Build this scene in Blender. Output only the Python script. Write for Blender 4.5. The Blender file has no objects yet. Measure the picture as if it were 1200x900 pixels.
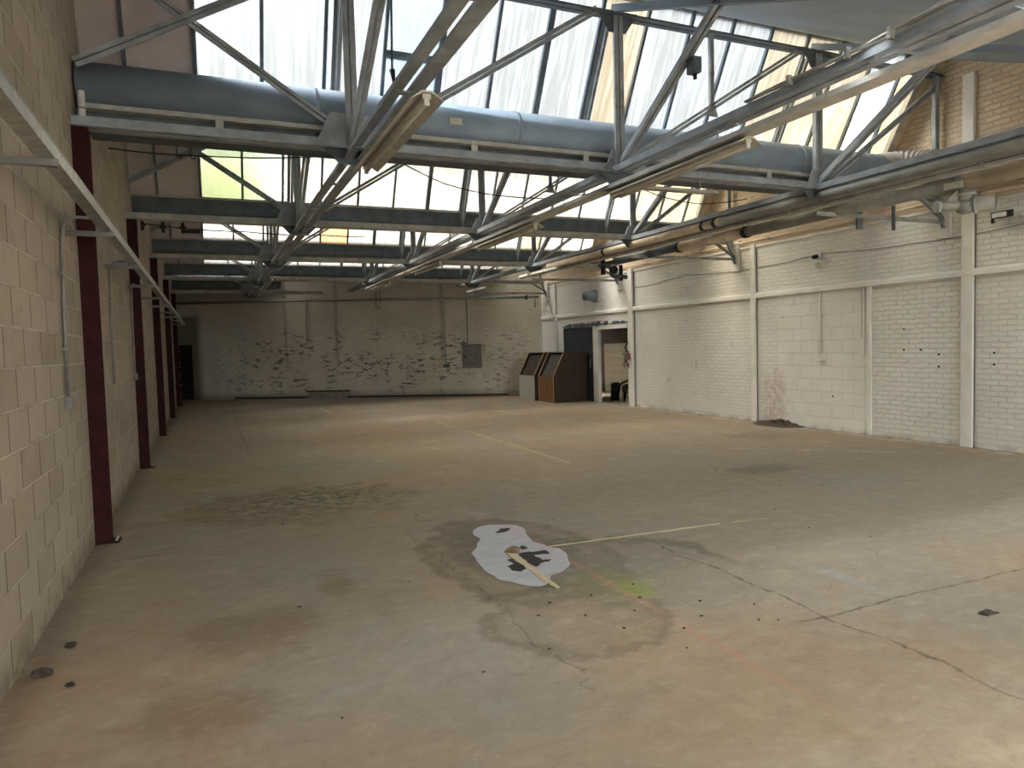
import bpy, bmesh, math, random
from mathutils import Vector, Matrix
random.seed(7)
C = bpy.context.scene.collection
sc = bpy.context.scene
# ------------------------------------------------------------------ camera, sky, exposure
CAMH = 1.62
yaw, pit, rol = math.radians(23.35), math.radians(-3.07), math.radians(-1.554)
fw = Vector((math.sin(yaw)*math.cos(pit), math.cos(yaw)*math.cos(pit), math.sin(pit)))
rt = Vector((math.cos(yaw), -math.sin(yaw), 0)); up = rt.cross(fw)
r2 = rt*math.cos(rol)+up*math.sin(rol); u2 = -rt*math.sin(rol)+up*math.cos(rol)
cam = bpy.data.cameras.new('camera'); cam.sensor_fit = 'HORIZONTAL'; cam.sensor_width = 36
cam.lens = 36*823.0/1200; cam.clip_start = 0.05; cam.clip_end = 200
co = bpy.data.objects.new('camera', cam); C.objects.link(co)
m = Matrix((r2, u2, -fw)).transposed().to_4x4(); m.translation = Vector((0, 0, CAMH)); co.matrix_world = m
sc.camera = co
w = bpy.data.worlds.new('sky'); sc.world = w; w.use_nodes = True
bg = w.node_tree.nodes['Background']
# bright overcast sky with the sun glowing through the cloud, high over the left-hand side
SKY, GLOW, GP = 9.5, 230.0, 8.0
_t = w.node_tree; _tc = _t.nodes.new('ShaderNodeTexCoord'); _sp = _t.nodes.new('ShaderNodeSeparateXYZ'); _t.links.new(_tc.outputs['Generated'], _sp.inputs[0])
def _m(op, a, b):
    n = _t.nodes.new('ShaderNodeMath'); n.operation = op
    for i, v in enumerate((a, b)):
        if isinstance(v, bpy.types.NodeSocket): _t.links.new(v, n.inputs[i])
        else: n.inputs[i].default_value = v
    return n.outputs[0]
_d = _t.nodes.new('ShaderNodeVectorMath'); _d.operation = 'DOT_PRODUCT'; _t.links.new(_tc.outputs['Generated'], _d.inputs[0])
_az, _el = math.radians(-55), math.radians(54)
_d.inputs[1].default_value = (math.sin(_az)*math.cos(_el), math.cos(_az)*math.cos(_el), math.sin(_el))
_lobe = _m('MULTIPLY', _m('POWER', _m('MAXIMUM', _d.outputs['Value'], 0.0), GP), GLOW)
_base = _m('MULTIPLY', _m('ADD', _m('MULTIPLY', _m('MAXIMUM', _sp.outputs[2], 0.0), .9), .55), SKY)
_up = _m('MINIMUM', _m('MAXIMUM', _m('ADD', _m('MULTIPLY', _sp.outputs[2], 20.0), .5), .25), 1.0)
bg.inputs[0].default_value = (0.90, 0.96, 1.0, 1); _t.links.new(_m('MULTIPLY', _m('ADD', _base, _lobe), _up), bg.inputs[1])
w.cycles.sampling_method = 'MANUAL'; w.cycles.sample_map_resolution = 512
sc.view_settings.view_transform = 'Standard'; sc.view_settings.look = 'None'
sc.view_settings.gamma = 1; sc.view_settings.use_curve_mapping = False
sc.view_settings.exposure = 1.25
sc.cycles.max_bounces = 10; sc.cycles.diffuse_bounces = 6; sc.cycles.transparent_max_bounces = 12
sc.cycles.transmission_bounces = 6; sc.cycles.glossy_bounces = 3
sc.cycles.sample_clamp_indirect = 6

# ------------------------------------------------------------------ node helper
class NG:
    def __init__(s, name):
        s.m = bpy.data.materials.new(name); s.m.use_nodes = True
        s.t = s.m.node_tree; s.t.nodes.clear()
        s.out = s.t.nodes.new('ShaderNodeOutputMaterial')
        s.b = s.t.nodes.new('ShaderNodeBsdfPrincipled')
        s.t.links.new(s.b.outputs[0], s.out.inputs[0])
        s.geo = s.t.nodes.new('ShaderNodeNewGeometry')
        s.sep = s.t.nodes.new('ShaderNodeSeparateXYZ'); s.t.links.new(s.geo.outputs['Position'], s.sep.inputs[0])
        s.P = s.geo.outputs['Position']; s.X, s.Y, s.Z = s.sep.outputs
    def put(s, sock, v):
        if isinstance(v, bpy.types.NodeSocket): s.t.links.new(v, sock)
        elif v is not None: sock.default_value = v
    def math(s, op, a, b=None, c=None, clamp=False):
        n = s.t.nodes.new('ShaderNodeMath'); n.operation = op; n.use_clamp = clamp
        for i, v in enumerate((a, b, c)): s.put(n.inputs[i], v)
        return n.outputs[0]
    def vec(s, x, y, z):
        n = s.t.nodes.new('ShaderNodeCombineXYZ')
        for i, v in enumerate((x, y, z)): s.put(n.inputs[i], v)
        return n.outputs[0]
    def scale(s, v, k):
        n = s.t.nodes.new('ShaderNodeVectorMath'); n.operation = 'MULTIPLY'; s.put(n.inputs[0], v); n.inputs[1].default_value = k
        return n.outputs[0]
    def noise(s, sc_, det=4, rough=0.55, v=None, dist=0):
        n = s.t.nodes.new('ShaderNodeTexNoise'); s.put(n.inputs['Vector'], v or s.P)
        n.inputs['Scale'].default_value = sc_; n.inputs['Detail'].default_value = det
        n.inputs['Roughness'].default_value = rough; n.inputs['Distortion'].default_value = dist
        return n.outputs['Fac']
    def ramp(s, v, a, b, lo=0., hi=1.):
        n = s.t.nodes.new('ShaderNodeMapRange'); s.put(n.inputs[0], v)
        n.inputs[1].default_value = a; n.inputs[2].default_value = b; n.inputs[3].default_value = lo; n.inputs[4].default_value = hi
        n.interpolation_type = 'SMOOTHSTEP'
        return n.outputs[0]
    def mix(s, f, a, b, mode='MIX'):
        n = s.t.nodes.new('ShaderNodeMix'); n.data_type = 'RGBA'; n.blend_type = mode
        s.put(n.inputs[0], f)
        for i, v in ((6, a), (7, b)):
            if isinstance(v, tuple) and len(v) == 3: v = (*v, 1)
            s.put(n.inputs[i], v)
        return n.outputs[2]
    def ell(s, cx, cy, rx, ry, soft=0.5, nz=None, amp=0.5, A=None, B=None):
        A = A or s.X; B = B or s.Y
        dx = s.math('DIVIDE', s.math('SUBTRACT', A, cx), rx); dy = s.math('DIVIDE', s.math('SUBTRACT', B, cy), ry)
        d = s.math('SQRT', s.math('ADD', s.math('MULTIPLY', dx, dx), s.math('MULTIPLY', dy, dy)))
        if nz: d = s.math('ADD', d, s.math('MULTIPLY', s.math('SUBTRACT', nz, 0.5), amp*2))
        return s.ramp(d, 1+soft*0.5, 1-soft*0.5)
    def line(s, coord, c, hw, nz=None, amp=0.0, soft=0.6):
        d = s.math('SUBTRACT', coord, c)
        if nz: d = s.math('ADD', d, s.math('MULTIPLY', s.math('SUBTRACT', nz, 0.5), amp*2))
        return s.ramp(s.math('ABSOLUTE', d), hw*(1+soft), hw*(1-soft))
    def rng(s, coord, a, b, soft=0.05):
        return s.math('MULTIPLY', s.ramp(coord, a-soft, a+soft), s.ramp(coord, b+soft, b-soft))
    def mul(s, *a):
        r = a[0]
        for x in a[1:]: r = s.math('MULTIPLY', r, x)
        return r
    def col(s, c, rough=0.8, metal=0.0, spec=0.3):
        if isinstance(c, tuple): c = (*c[:3], 1)
        s.put(s.b.inputs['Base Color'], c); s.put(s.b.inputs['Roughness'], rough)
        s.b.inputs['Metallic'].default_value = metal; s.b.inputs['Specular IOR Level'].default_value = spec
    def bump(s, h, st=0.3, d=0.01):
        n = s.t.nodes.new('ShaderNodeBump'); n.inputs['Strength'].default_value = st; n.inputs['Distance'].default_value = d
        s.put(n.inputs['Height'], h); s.t.links.new(n.outputs[0], s.b.inputs['Normal'])
    def brick(s, v, bw, rh, mort, off=0.5, smooth=0.3):
        n = s.t.nodes.new('ShaderNodeTexBrick'); s.put(n.inputs['Vector'], v)
        n.inputs['Color1'].default_value = (0, 0, 0, 1); n.inputs['Color2'].default_value = (1, 1, 1, 1); n.inputs['Mortar'].default_value = (.5, .5, .5, 1)
        n.inputs['Scale'].default_value = 1; n.inputs['Mortar Size'].default_value = mort; n.inputs['Mortar Smooth'].default_value = smooth
        n.inputs['Brick Width'].default_value = bw; n.inputs['Row Height'].default_value = rh; n.offset = off
        return n.outputs['Color'], n.outputs['Fac']

def simple(name, c, rough=0.7, metal=0.0, var=0.15, sc_=9, spec=0.3, rust=None, rustamt=0.6):
    g = NG(name); n = g.noise(sc_, 5)
    k = g.mix(g.ramp(n, 0.3, 0.7), tuple(x*(1-var) for x in c), tuple(min(1, x*(1+var)) for x in c))
    if rust:
        k = g.mix(g.mul(g.ramp(g.noise(sc_*0.5, 6, 0.7), rustamt-0.05, rustamt+0.08), 0.8), k, rust)
    g.col(k, rough, metal, spec); g.bump(g.noise(sc_*14, 3), 0.08, 0.003)
    return g.m

M = {}
M['steel'] = simple('grey_painted_steel', (.27, .29, .30), .6, 0, .2, 5, rust=(.12, .085, .055), rustamt=.63)  # blue-grey lift of the glare haze is mixed into this paint tone
M['steel_dark'] = simple('dark_painted_steel', (.10, .12, .135), .65, 0, .2, 5, rust=(.09, .06, .04), rustamt=.64)
M['steel_pale'] = simple('pale_dusty_steel', (.38, .37, .33), .6, 0, .2, 6, rust=(.16, .11, .07), rustamt=.64)
M['galv'] = simple('galvanised_steel', (.42, .41, .37), .38, .55, .18, 14)
M['duct'] = simple('grey_duct_sheet', (.25, .31, .37), .55, .1, .12, 2.5, rust=(.2, .17, .12), rustamt=.66)
M['flex'] = simple('grey_flexible_duct', (.22, .2, .17), .7, .0, .15, 6)
M['lag'] = simple('cream_lagging', (.58, .48, .35), .8, 0, .15, 6, rust=(.2, .15, .1), rustamt=.66)
M['trunk'] = simple('dusty_cream_trunking', (.45, .435, .395), .65, 0, .15, 6, rust=(.3, .22, .14), rustamt=.66)
M['lag_grey'] = simple('grey_green_pipe', (.27, .265, .23), .7, 0, .15, 6)
M['maroon'] = simple('red_oxide_steel', (.030, .008, .008), .75, 0, .2, 7, .1, rust=(.05, .02, .015), rustamt=.66)
M['black'] = simple('black_fitting', (.02, .02, .02), .6)
M['white_pl'] = simple('white_plastic', (.62, .6, .55), .5)
M['enamel'] = simple('dusty_white_enamel', (.5, .47, .4), .45, 0, .15, 8)
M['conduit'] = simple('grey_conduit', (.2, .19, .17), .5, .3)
M['timber_board'] = simple('grey_blanking_board', (.52, .45, .43), .85, 0, .08, 2)
M['cabinet_grey'] = simple('grey_cabinet', (.17, .16, .145), .6)
M['brown_ply'] = simple('brown_laminate', (.055, .034, .022), .7, 0, .12, 4)
M['grey_board'] = simple('grey_backing_board', (.09, .08, .062), .8)
M['ply_edge'] = simple('pale_plywood_edge', (.42, .27, .15), .7)
M['white_board'] = simple('off_white_board', (.42, .41, .34), .7, 0, .05)
M['yellow_dull'] = simple('yellow_timber', (.55, .42, .2), .8)
M['slate_door'] = simple('slate_blue_metal', (.035, .045, .05), .55, 0, .25, 3)
M['soil'] = simple('dark_soil', (.06, .045, .035), .95, 0, .5, 30)
M['rubble'] = simple('rubble_grey', (.25, .22, .18), .9, 0, .4, 20)
M['moss'] = simple('moss', (.08, .09, .03), .95, 0, .5, 40)
M['red_rag'] = simple('red_tape', (.3, .04, .03), .7)

def wood():
    g = NG('oak_laminate'); n = g.noise(6, 5, .6, g.scale(g.P, (1, 5, .25)))
    g.col(g.mix(g.ramp(n, .3, .7), (.13, .06, .025), (.27, .15, .06)), .6); return g.m
M['oak'] = wood()

# floor ------------------------------------------------------------------
def floor_mat():
    g = NG('worn_concrete')
    n1 = g.noise(.55, 6, .6); n2 = g.noise(1.7, 7, .65, None, .6); n3 = g.noise(9, 6, .7); n4 = g.noise(60, 4, .7); nw = g.noise(3.2, 5, .6)
    st = g.noise(1.3, 6, .65, g.scale(g.P, (.45, 1.6, 1)))
    c = g.mix(g.ramp(n1, .36, .64), (.262, .208, .143), (.232, .208, .172))
    c = g.mix(g.mul(g.ramp(n2, .5, .7), .55), c, (.34, .285, .20))
    c = g.mix(g.mul(g.ramp(st, .52, .72), .5), c, (.185, .155, .115))
    c = g.mix(g.mul(g.ramp(n2, .44, .3), .5), c, (.20, .15, .092))
    # bluish bare concrete
    c = g.mix(g.mul(g.ell(1.0, 3.3, .75, .75, 1.2, nw, .9), .6), c, (.205, .20, .188))
    c = g.mix(g.mul(g.ell(.35, 5.2, .9, 1.3, 1.4, nw, .8), .4), c, (.215, .20, .178))
    c = g.mix(g.mul(g.ell(6.4, 4.6, 3.6, 4.4, 1.2, nw, .4), .7), c, (.18, .162, .135))  # greyer concrete on the right, darkened further to offset strong light there
    c = g.mix(g.mul(g.ell(8.0, 5.2, 2.0, 1.6, 1.2, nw, .5), .4), c, (.17, .16, .14))
    # rusty orange drifts
    for e in ((-.55, 3.9, .5, 1.2), (.2, 2.7, .7, .5), (3.2, 8.2, 1.6, .8), (5.6, 3.0, .8, .35), (2.7, 2.6, .9, .6)):
        c = g.mix(g.mul(g.ell(*e, 1.3, n2, 1.0), .30), c, (.28, .195, .12))
    # brown patches
    for e in ((.15, 4.3, .35, .35), (.75, 4.9, .12, .3), (-.1, 3.4, .3, .2)):
        c = g.mix(g.mul(g.ell(*e, .9, nw, 1.0), .55), c, (.15, .105, .06))
    # mossy patch
    c = g.mix(g.mul(g.ell(.85, 7.85, .95, .75, .8, nw, .9), g.ramp(n3, .38, .6), .85), c, (.12, .10, .058))
    c = g.mix(g.mul(g.ell(1.05, 8.0, .55, .25, .9, nw, 1.0), g.ramp(n3, .45, .6), .8), c, (.06, .062, .028))
    c = g.mix(g.mul(g.line(g.ell(.85, 7.75, 1.0, .8, 1.6, nw, .6), .5, .2), .3), c, (.13, .09, .05))
    # damp ground round the puddle
    wet = g.ell(2.15, 4.95, .68, 1.12, .3, nw, .35)
    c = g.mix(g.mul(wet, .42), c, (.115, .092, .062))
    c = g.mix(g.mul(g.line(wet, .5, .35), .4), c, (.09, .07, .05))
    wet1 = g.ell(2.12, 5.05, .43, .88, .25, nw, .2)
    c = g.mix(g.mul(wet1, .55), c, (.085, .068, .046))
    wet2 = g.ell(2.75, 4.15, .75, .85, .5, nw, .5)
    c = g.mix(g.mul(wet2, .35), c, (.12, .112, .092))
    c = g.mix(g.mul(g.line(wet2, .5, .3), g.ramp(g.Y, 3.6, 4.4), .55), c, (.085, .075, .055))
    wet3 = g.ell(1.95, 3.65, .5, .55, .5, nw, .6)
    c = g.mix(g.mul(wet3, .35), c, (.15, .115, .072))
    c = g.mix(g.mul(g.line(wet3, .5, .3), .45), c, (.1, .08, .055))
    c = g.mix(g.mul(g.ell(2.52, 3.88, .11, .16, .9, n3, .6), .8), c, (.15, .19, .035))
    c = g.mix(g.mul(g.ell(2.42, 4.05, .3, .28, 1.1, nw, .6), .35), c, (.16, .16, .05))
    c = g.mix(g.mul(g.ell(3.86, 3.4, .05, .35, 1.2, nw, .6), .4), c, (.2, .25, .25))
    c = g.mix(g.mul(g.ell(6.3, 6.75, .5, .25, 1.0, nw, .8), .6), c, (.10, .09, .07))
    c = g.mix(g.mul(g.ell(8.5, 9.2, .6, .45, 1.0, nw, .8), .4), c, (.1, .09, .075))
    # light worn areas towards the back
    c = g.mix(g.mul(g.ell(4.3, 17.5, 1.4, 2.0, 1.3, nw, .9), .5), c, (.42, .38, .30))
    c = g.mix(g.mul(g.ell(1.2, 22.5, .9, .9, 1.3, nw, .9), .5), c, (.42, .38, .32))
    c = g.mix(g.mul(g.ell(7.4, 14.5, 1.2, .9, .9, nw, .9), .4), c, (.17, .11, .07))
    # dusty band at the right wall, darker strips along both wall feet
    c = g.mix(g.mul(g.ramp(g.X, 9.55, 9.9), g.ramp(nw, .35, .6), .6), c, (.45, .42, .37))
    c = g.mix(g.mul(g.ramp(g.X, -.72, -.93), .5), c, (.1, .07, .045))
    c = g.mix(g.mul(g.ramp(g.X, 9.86, 9.93), .6), c, (.12, .1, .08))
    # small scale mottling
    m1 = g.noise(5.5, 8, .72, g.scale(g.P, (1, 1.5, 1)), .4); m2 = g.noise(22, 7, .75)
    c = g.mix(g.mul(g.ramp(m1, .5, .64), .2), c, (.36, .315, .245)); c = g.mix(g.mul(g.ramp(m1, .48, .36), .24), c, (.15, .122, .088))
    c = g.mix(g.mul(g.ramp(m2, .54, .68), .28), c, (.12, .097, .068)); c = g.mix(g.mul(g.ramp(m2, .44, .32), .28), c, (.38, .34, .27))
    for ex, ey, er in ((.45, 3.95, .07), (.55, 2.95, .09), (1.15, 3.6, .05), (.9, 2.6, .06), (-.15, 5.2, .07), (1.35, 4.3, .04)):
        c = g.mix(g.mul(g.ell(ex, ey, er*.7, er*1.1, 1.2, m1, 1.6), g.ramp(m2, .45, .6), .4), c, (.38, .31, .16))
    # slab joints and cracks
    nj = g.noise(2.2, 4, .6)
    J = []
    J.append(g.mul(g.line(g.X, 3.25, .012, nj, .13), g.rng(g.Y, 1.9, 4.9, .2)))
    J.append(g.mul(g.line(g.Y, 2.98, .011, nj, .05), g.rng(g.X, 3.05, 5.6, .1)))
    J.append(g.mul(g.line(g.Y, 6.35, .010, nj, .09), g.rng(g.X, -.9, 1.9, .2), .7))
    J.append(g.mul(g.line(g.Y, 8.87, .012, nj, .06), .45))
    J.append(g.mul(g.line(g.Y, 13.2, .02, nj, .06), .45))
    J.append(g.mul(g.line(g.X, .55, .02, nj, .05), g.rng(g.Y, 12, 19, .5), .6))
    J.append(g.mul(g.line(g.X, 1.6, .008, nj, .22), g.rng(g.Y, 2.8, 6.0, .2), .7))
    J.append(g.mul(g.line(g.X, 6.4, .012, nj, .06), g.rng(g.Y, 5, 14, .5), .35))
    for j in J: c = g.mix(g.mul(j, g.ramp(n3, .35, .6), .7), c, (.055, .043, .03))
    # faint red paint line and scuffs
    red = g.mul(g.line(g.X, 2.43, .022, nj, .03), g.rng(g.Y, 2.3, 5.3, .25), g.ramp(n3, .36, .58))
    c = g.mix(g.mul(red, .34), c, (.42, .16, .12))
    sc1 = g.noise(7, 5, .7, g.scale(g.P, (.35, 2.2, 1)))
    c = g.mix(g.mul(g.ramp(sc1, .66, .74), .35), c, (.1, .08, .055))
    c = g.mix(g.mul(g.ramp(g.noise(5, 5, .7, g.scale(g.P, (.5, 1.6, 1))), .68, .74), .4), c, (.42, .38, .3))
    c = g.mix(g.mul(g.ramp(n4, .62, .8), .35), c, (.08, .065, .045))
    c = g.mix(g.mul(g.ramp(n4, .38, .22), .3), c, (.4, .35, .27))
    c = g.mix(1.0, c, (1.36, 1.28, 1.20), 'MULTIPLY')
    g.col(c, g.math('SUBTRACT', .93, g.mul(g.math('ADD', wet1, wet2), .17)), 0, .28)
    g.bump(g.math('ADD', n4, g.math('MULTIPLY', n3, .4)), .2, .004)
    return g.m
M['floor'] = floor_mat()

def block_mat():
    g = NG('bare_concrete_blockwork')
    v = g.vec(g.math('ADD', g.Y, .10), g.Z, 0)
    cc, f = g.brick(v, .45, .225, .009, .5, .2)
    n = g.noise(1.1, 6); n2 = g.noise(28, 5, .7); n3 = g.noise(5, 5, .65)
    c = g.mix(cc, (.29, .235, .172), (.37, .305, .235))
    c = g.mix(g.mul(g.ramp(n, .4, .65), .5), c, (.40, .33, .26))
    c = g.mix(g.mul(g.ramp(n3, .55, .72), .4), c, (.22, .175, .13))
    c = g.mix(g.mul(g.ramp(n2, .55, .75), .4), c, (.17, .135, .10))
    sp = g.noise(75, 3, .7); c = g.mix(g.mul(g.ramp(sp, .6, .75), .45), c, (.16, .13, .1))
    # pale bed joints, dark perpends
    zz = g.math('ABSOLUTE', g.math('SUBTRACT', g.math('FRACT', g.math('ADD', g.math('DIVIDE', g.Z, .225), .5)), .5))
    bed = g.ramp(zz, .045, .02)
    c = g.mix(g.mul(f, g.math('SUBTRACT', 1, bed), .85), c, (.10, .08, .055))
    c = g.mix(g.mul(f, bed, g.ramp(g.noise(2.5, 4), .35, .6), .8), c, (.48, .41, .32))
    c = g.mix(g.mul(g.ramp(g.Z, .22, .0), g.ramp(n3, .3, .6), .6), c, (.09, .065, .04))
    g.col(c, .95, 0, .1)
    g.bump(g.math('SUBTRACT', g.math('MULTIPLY', n2, .9), f), .8, .015)
    return g.m
M['block'] = block_mat()

def right_mat():
    g = NG('painted_brickwork')
    yy = g.math('ADD', g.Y, g.math('MULTIPLY', g.math('SUBTRACT', g.noise(5, 3), .5), .05))
    zz_ = g.math('ADD', g.Z, g.math('MULTIPLY', g.math('SUBTRACT', g.noise(3.3, 3), .5), .035))
    cc, f = g.brick(g.vec(yy, zz_, 0), .225, .075, .008, .5, .5)
    cb, fb = g.brick(g.vec(yy, g.Z, 0), .45, .225, .008, .5, .5)
    isb = g.mul(g.rng(g.Y, 8.2, 10.25, .01), g.ramp(g.Z, 2.5, 2.49))
    n = g.noise(.9, 6, .6); n2 = g.noise(13, 6, .7); n3 = g.noise(3.5, 5)
    white = g.mix(g.ramp(n, .35, .65), (.76, .73, .66), (.82, .79, .73))
    white = g.mix(g.mul(cc, g.math('SUBTRACT', 1, isb), .10), white, (.40, .38, .33))
    F = g.math('ADD', g.mul(f, g.math('SUBTRACT', 1, isb)), g.mul(fb, isb, .6))
    white = g.mix(g.mul(F, .17), white, (.42, .39, .33))
    white = g.mix(g.mul(g.ramp(n2, .67, .74), g.math('SUBTRACT', 1, isb), .5), white, (.22, .18, .14))
    white = g.mix(g.mul(g.ramp(n3, .62, .75), .35), white, (.40, .37, .31))
    # peeled patch and dirt near the foot
    pe = g.mul(g.ell(10.35, .35, .3, .6, .8, n3, .8, g.Y, g.Z), g.ramp(n2, .4, .55))
    white = g.mix(g.mul(pe, .6), white, (.5, .36, .27))
    white = g.mix(g.mul(g.ramp(g.Z, .12, .0), g.ramp(n3, .4, .6), .45), white, (.25, .20, .14))
    cream = g.mix(cc, (.66, .53, .38), (.76, .63, .47))
    cream = g.mix(g.mul(f, .6), cream, (.54, .43, .31))
    cream = g.mix(g.mul(g.ramp(n2, .6, .7), .5), cream, (.25, .16, .11))
    # edge of the white paint follows the rail
    e = g.ramp(g.math('ADD', g.Z, g.math('MULTIPLY', g.math('SUBTRACT', n3, .5), .05)), 3.44, 3.46)
    c = g.mix(e, white, cream)
    g.col(c, .8, 0, .25)
    g.bump(g.math('SUBTRACT', g.math('MULTIPLY', n2, 1.3), g.math('MULTIPLY', F, 1.0)), .9, .015)
    return g.m
M['right'] = right_mat()

def back_mat():
    g = NG('grimy_whitewashed_brick')
    u = g.math('DIVIDE', g.math('ADD', g.X, .97), .823)   # distance along the wall
    cc, f = g.brick(g.vec(u, g.Z, 0), .225, .075, .009, .5, .4)
    P2 = g.vec(u, g.Z, 0)
    n = g.noise(.5, 6, .6, P2); n2 = g.noise(4.5, 6, .75, g.scale(P2, (.8, 2.2, 1))); n3 = g.noise(1.4, 5, .6, P2)
    c = g.mix(g.ramp(n, .35, .65), (.58, .52, .41), (.70, .63, .51))
    c = g.mix(g.mul(cc, .15), c, (.34, .29, .21))
    c = g.mix(g.mul(f, .35), c, (.25, .21, .155))
    band = g.mul(g.rng(g.Z, .15, 2.3, .5), g.rng(u, 1.8, 12.5, 1.4))
    pe = g.mul(band, g.ramp(n2, .51, .58), g.ramp(n3, .44, .56))
    c = g.mix(g.mul(pe, .85), c, (.06, .046, .034))
    c = g.mix(g.mul(g.ramp(n2, .66, .72), .5), c, (.08, .06, .04))
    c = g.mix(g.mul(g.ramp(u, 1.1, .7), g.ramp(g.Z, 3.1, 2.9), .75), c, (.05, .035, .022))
    for a, b in ((4.25, .05), (6.15, .06), (9.9, .07)):
        c = g.mix(g.mul(g.line(u, a, b, n3, .1), g.ramp(g.Z, .9, 1.5), .35), c, (.1, .085, .06))
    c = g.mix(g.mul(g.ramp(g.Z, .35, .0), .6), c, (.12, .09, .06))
    g.col(c, .92, 0, .15); g.bump(g.math('SUBTRACT', n2, f), .5, .012)
    return g.m
M['back'] = back_mat()

def ceil_mat():
    g = NG('painted_roof_boards')
    n = g.noise(1.4, 5); st = g.noise(2, 5, .6, g.scale(g.P, (.25, 3, 3)))
    c = g.mix(g.ramp(n, .3, .7), (.30, .36, .42), (.36, .42, .48))  # blue of the hazy glare put into the board colour
    c = g.mix(g.mul(g.ramp(st, .5, .7), .4), c, (.30, .33, .36))
    fr = g.math('FRACT', g.math('DIVIDE', g.X, 1.2))
    c = g.mix(g.mul(g.ramp(fr, .012, .004), .6), c, (.3, .3, .3))
    g.col(c, .85); return g.m
M['ceil'] = ceil_mat()
def roof_out():
    g = NG('ribbed_cement_roofing')
    k = g.math('SINE', g.math('MULTIPLY', g.Y, 2*math.pi/.16))
    c = g.mix(g.ramp(k, -.5, .8), (.30, .25, .22), (.62, .58, .55))
    c = g.mix(g.mul(g.ramp(g.noise(2, 5), .5, .7), .4), c, (.36, .38, .27))
    g.col(c, .9); return g.m
M['roofing'] = roof_out()

def pane(name, tint, tau, dif, streak=.35, moss=0.):
    """dirty wired roof glass: part clear, part light-scattering"""
    g = NG(name); t = g.t
    st = g.noise(6, 5, .65, g.scale(g.P, (3.2, .18, .18))); n = g.noise(22, 4, .7); big = g.noise(1.2, 4)
    d = g.ramp(st, .35, .7, 1-streak, 1.)
    c = g.mix(g.mul(g.ramp(st, .6, .42), streak*1.2), tint, (tint[0]*.72, tint[1]*.66, tint[2]*.56))
    c = g.mix(g.mul(g.ramp(n, .6, .75), .25), c, (.3, .27, .22))
    if moss: c = g.mix(g.mul(g.ell(0.35, 12.4, .7, .5, 1.2, n, .7), moss), c, (.38, .45, .1))
    tr = t.nodes.new('ShaderNodeBsdfTransparent'); tl = t.nodes.new('ShaderNodeBsdfTranslucent')
    mx = t.nodes.new('ShaderNodeMixShader'); mx.inputs[0].default_value = dif
    kk = g.mix(1.0, c, (tau, tau, tau), 'MULTIPLY')
    g.put(tr.inputs[0], kk); g.put(tl.inputs[0], g.mix(1.0, c, (min(1, tau*1.5),)*3, 'MULTIPLY'))
    t.links.new(tr.outputs[0], mx.inputs[1]); t.links.new(tl.outputs[0], mx.inputs[2])
    gl = t.nodes.new('ShaderNodeBsdfDiffuse'); g.put(gl.inputs[0], c)
    m2 = t.nodes.new('ShaderNodeMixShader'); m2.inputs[0].default_value = .12
    t.links.new(mx.outputs[0], m2.inputs[1]); t.links.new(gl.outputs[0], m2.inputs[2])
    t.links.new(m2.outputs[0], g.out.inputs[0])
    return g.m
G = dict(white=pane('frosted_white_glass', (.90, .94, 1.0), .040, .12, .7),
         cream=pane('cream_stained_glass', (.90, .77, .58), .044, .12, .7),
         clear=pane('ribbed_clear_glass', (.78, .90, 1.0), .046, .08, .2),
         pale=pane('pale_cream_glass', (.98, .90, .82), .056, .06, .5),
         plain=pane('ivory_glass', (.96, .90, .76), .052, .08, .4),
         dim=pane('dimmed_far_glass', (.98, .92, .84), .045, .1, .4),  # far-bay glass, transmission cut to calm the light in the far corner
         dimmer=pane('dimmest_far_glass', (.98, .93, .86), .016, .1, .4),  # last-bay glass, darkened to keep hot spots off the back wall
         green=pane('mossy_glass', (.86, .92, .78), .046, .12, .3, .7),
         orange=pane('orange_glass', (.95, .60, .30), .052, .12, .3),
         bright=pane('dimmed_front_glass', (.96, .98, 1.0), .012, .12, .1))  # glass of the front bays, transmission cut to dim the near floor

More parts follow.
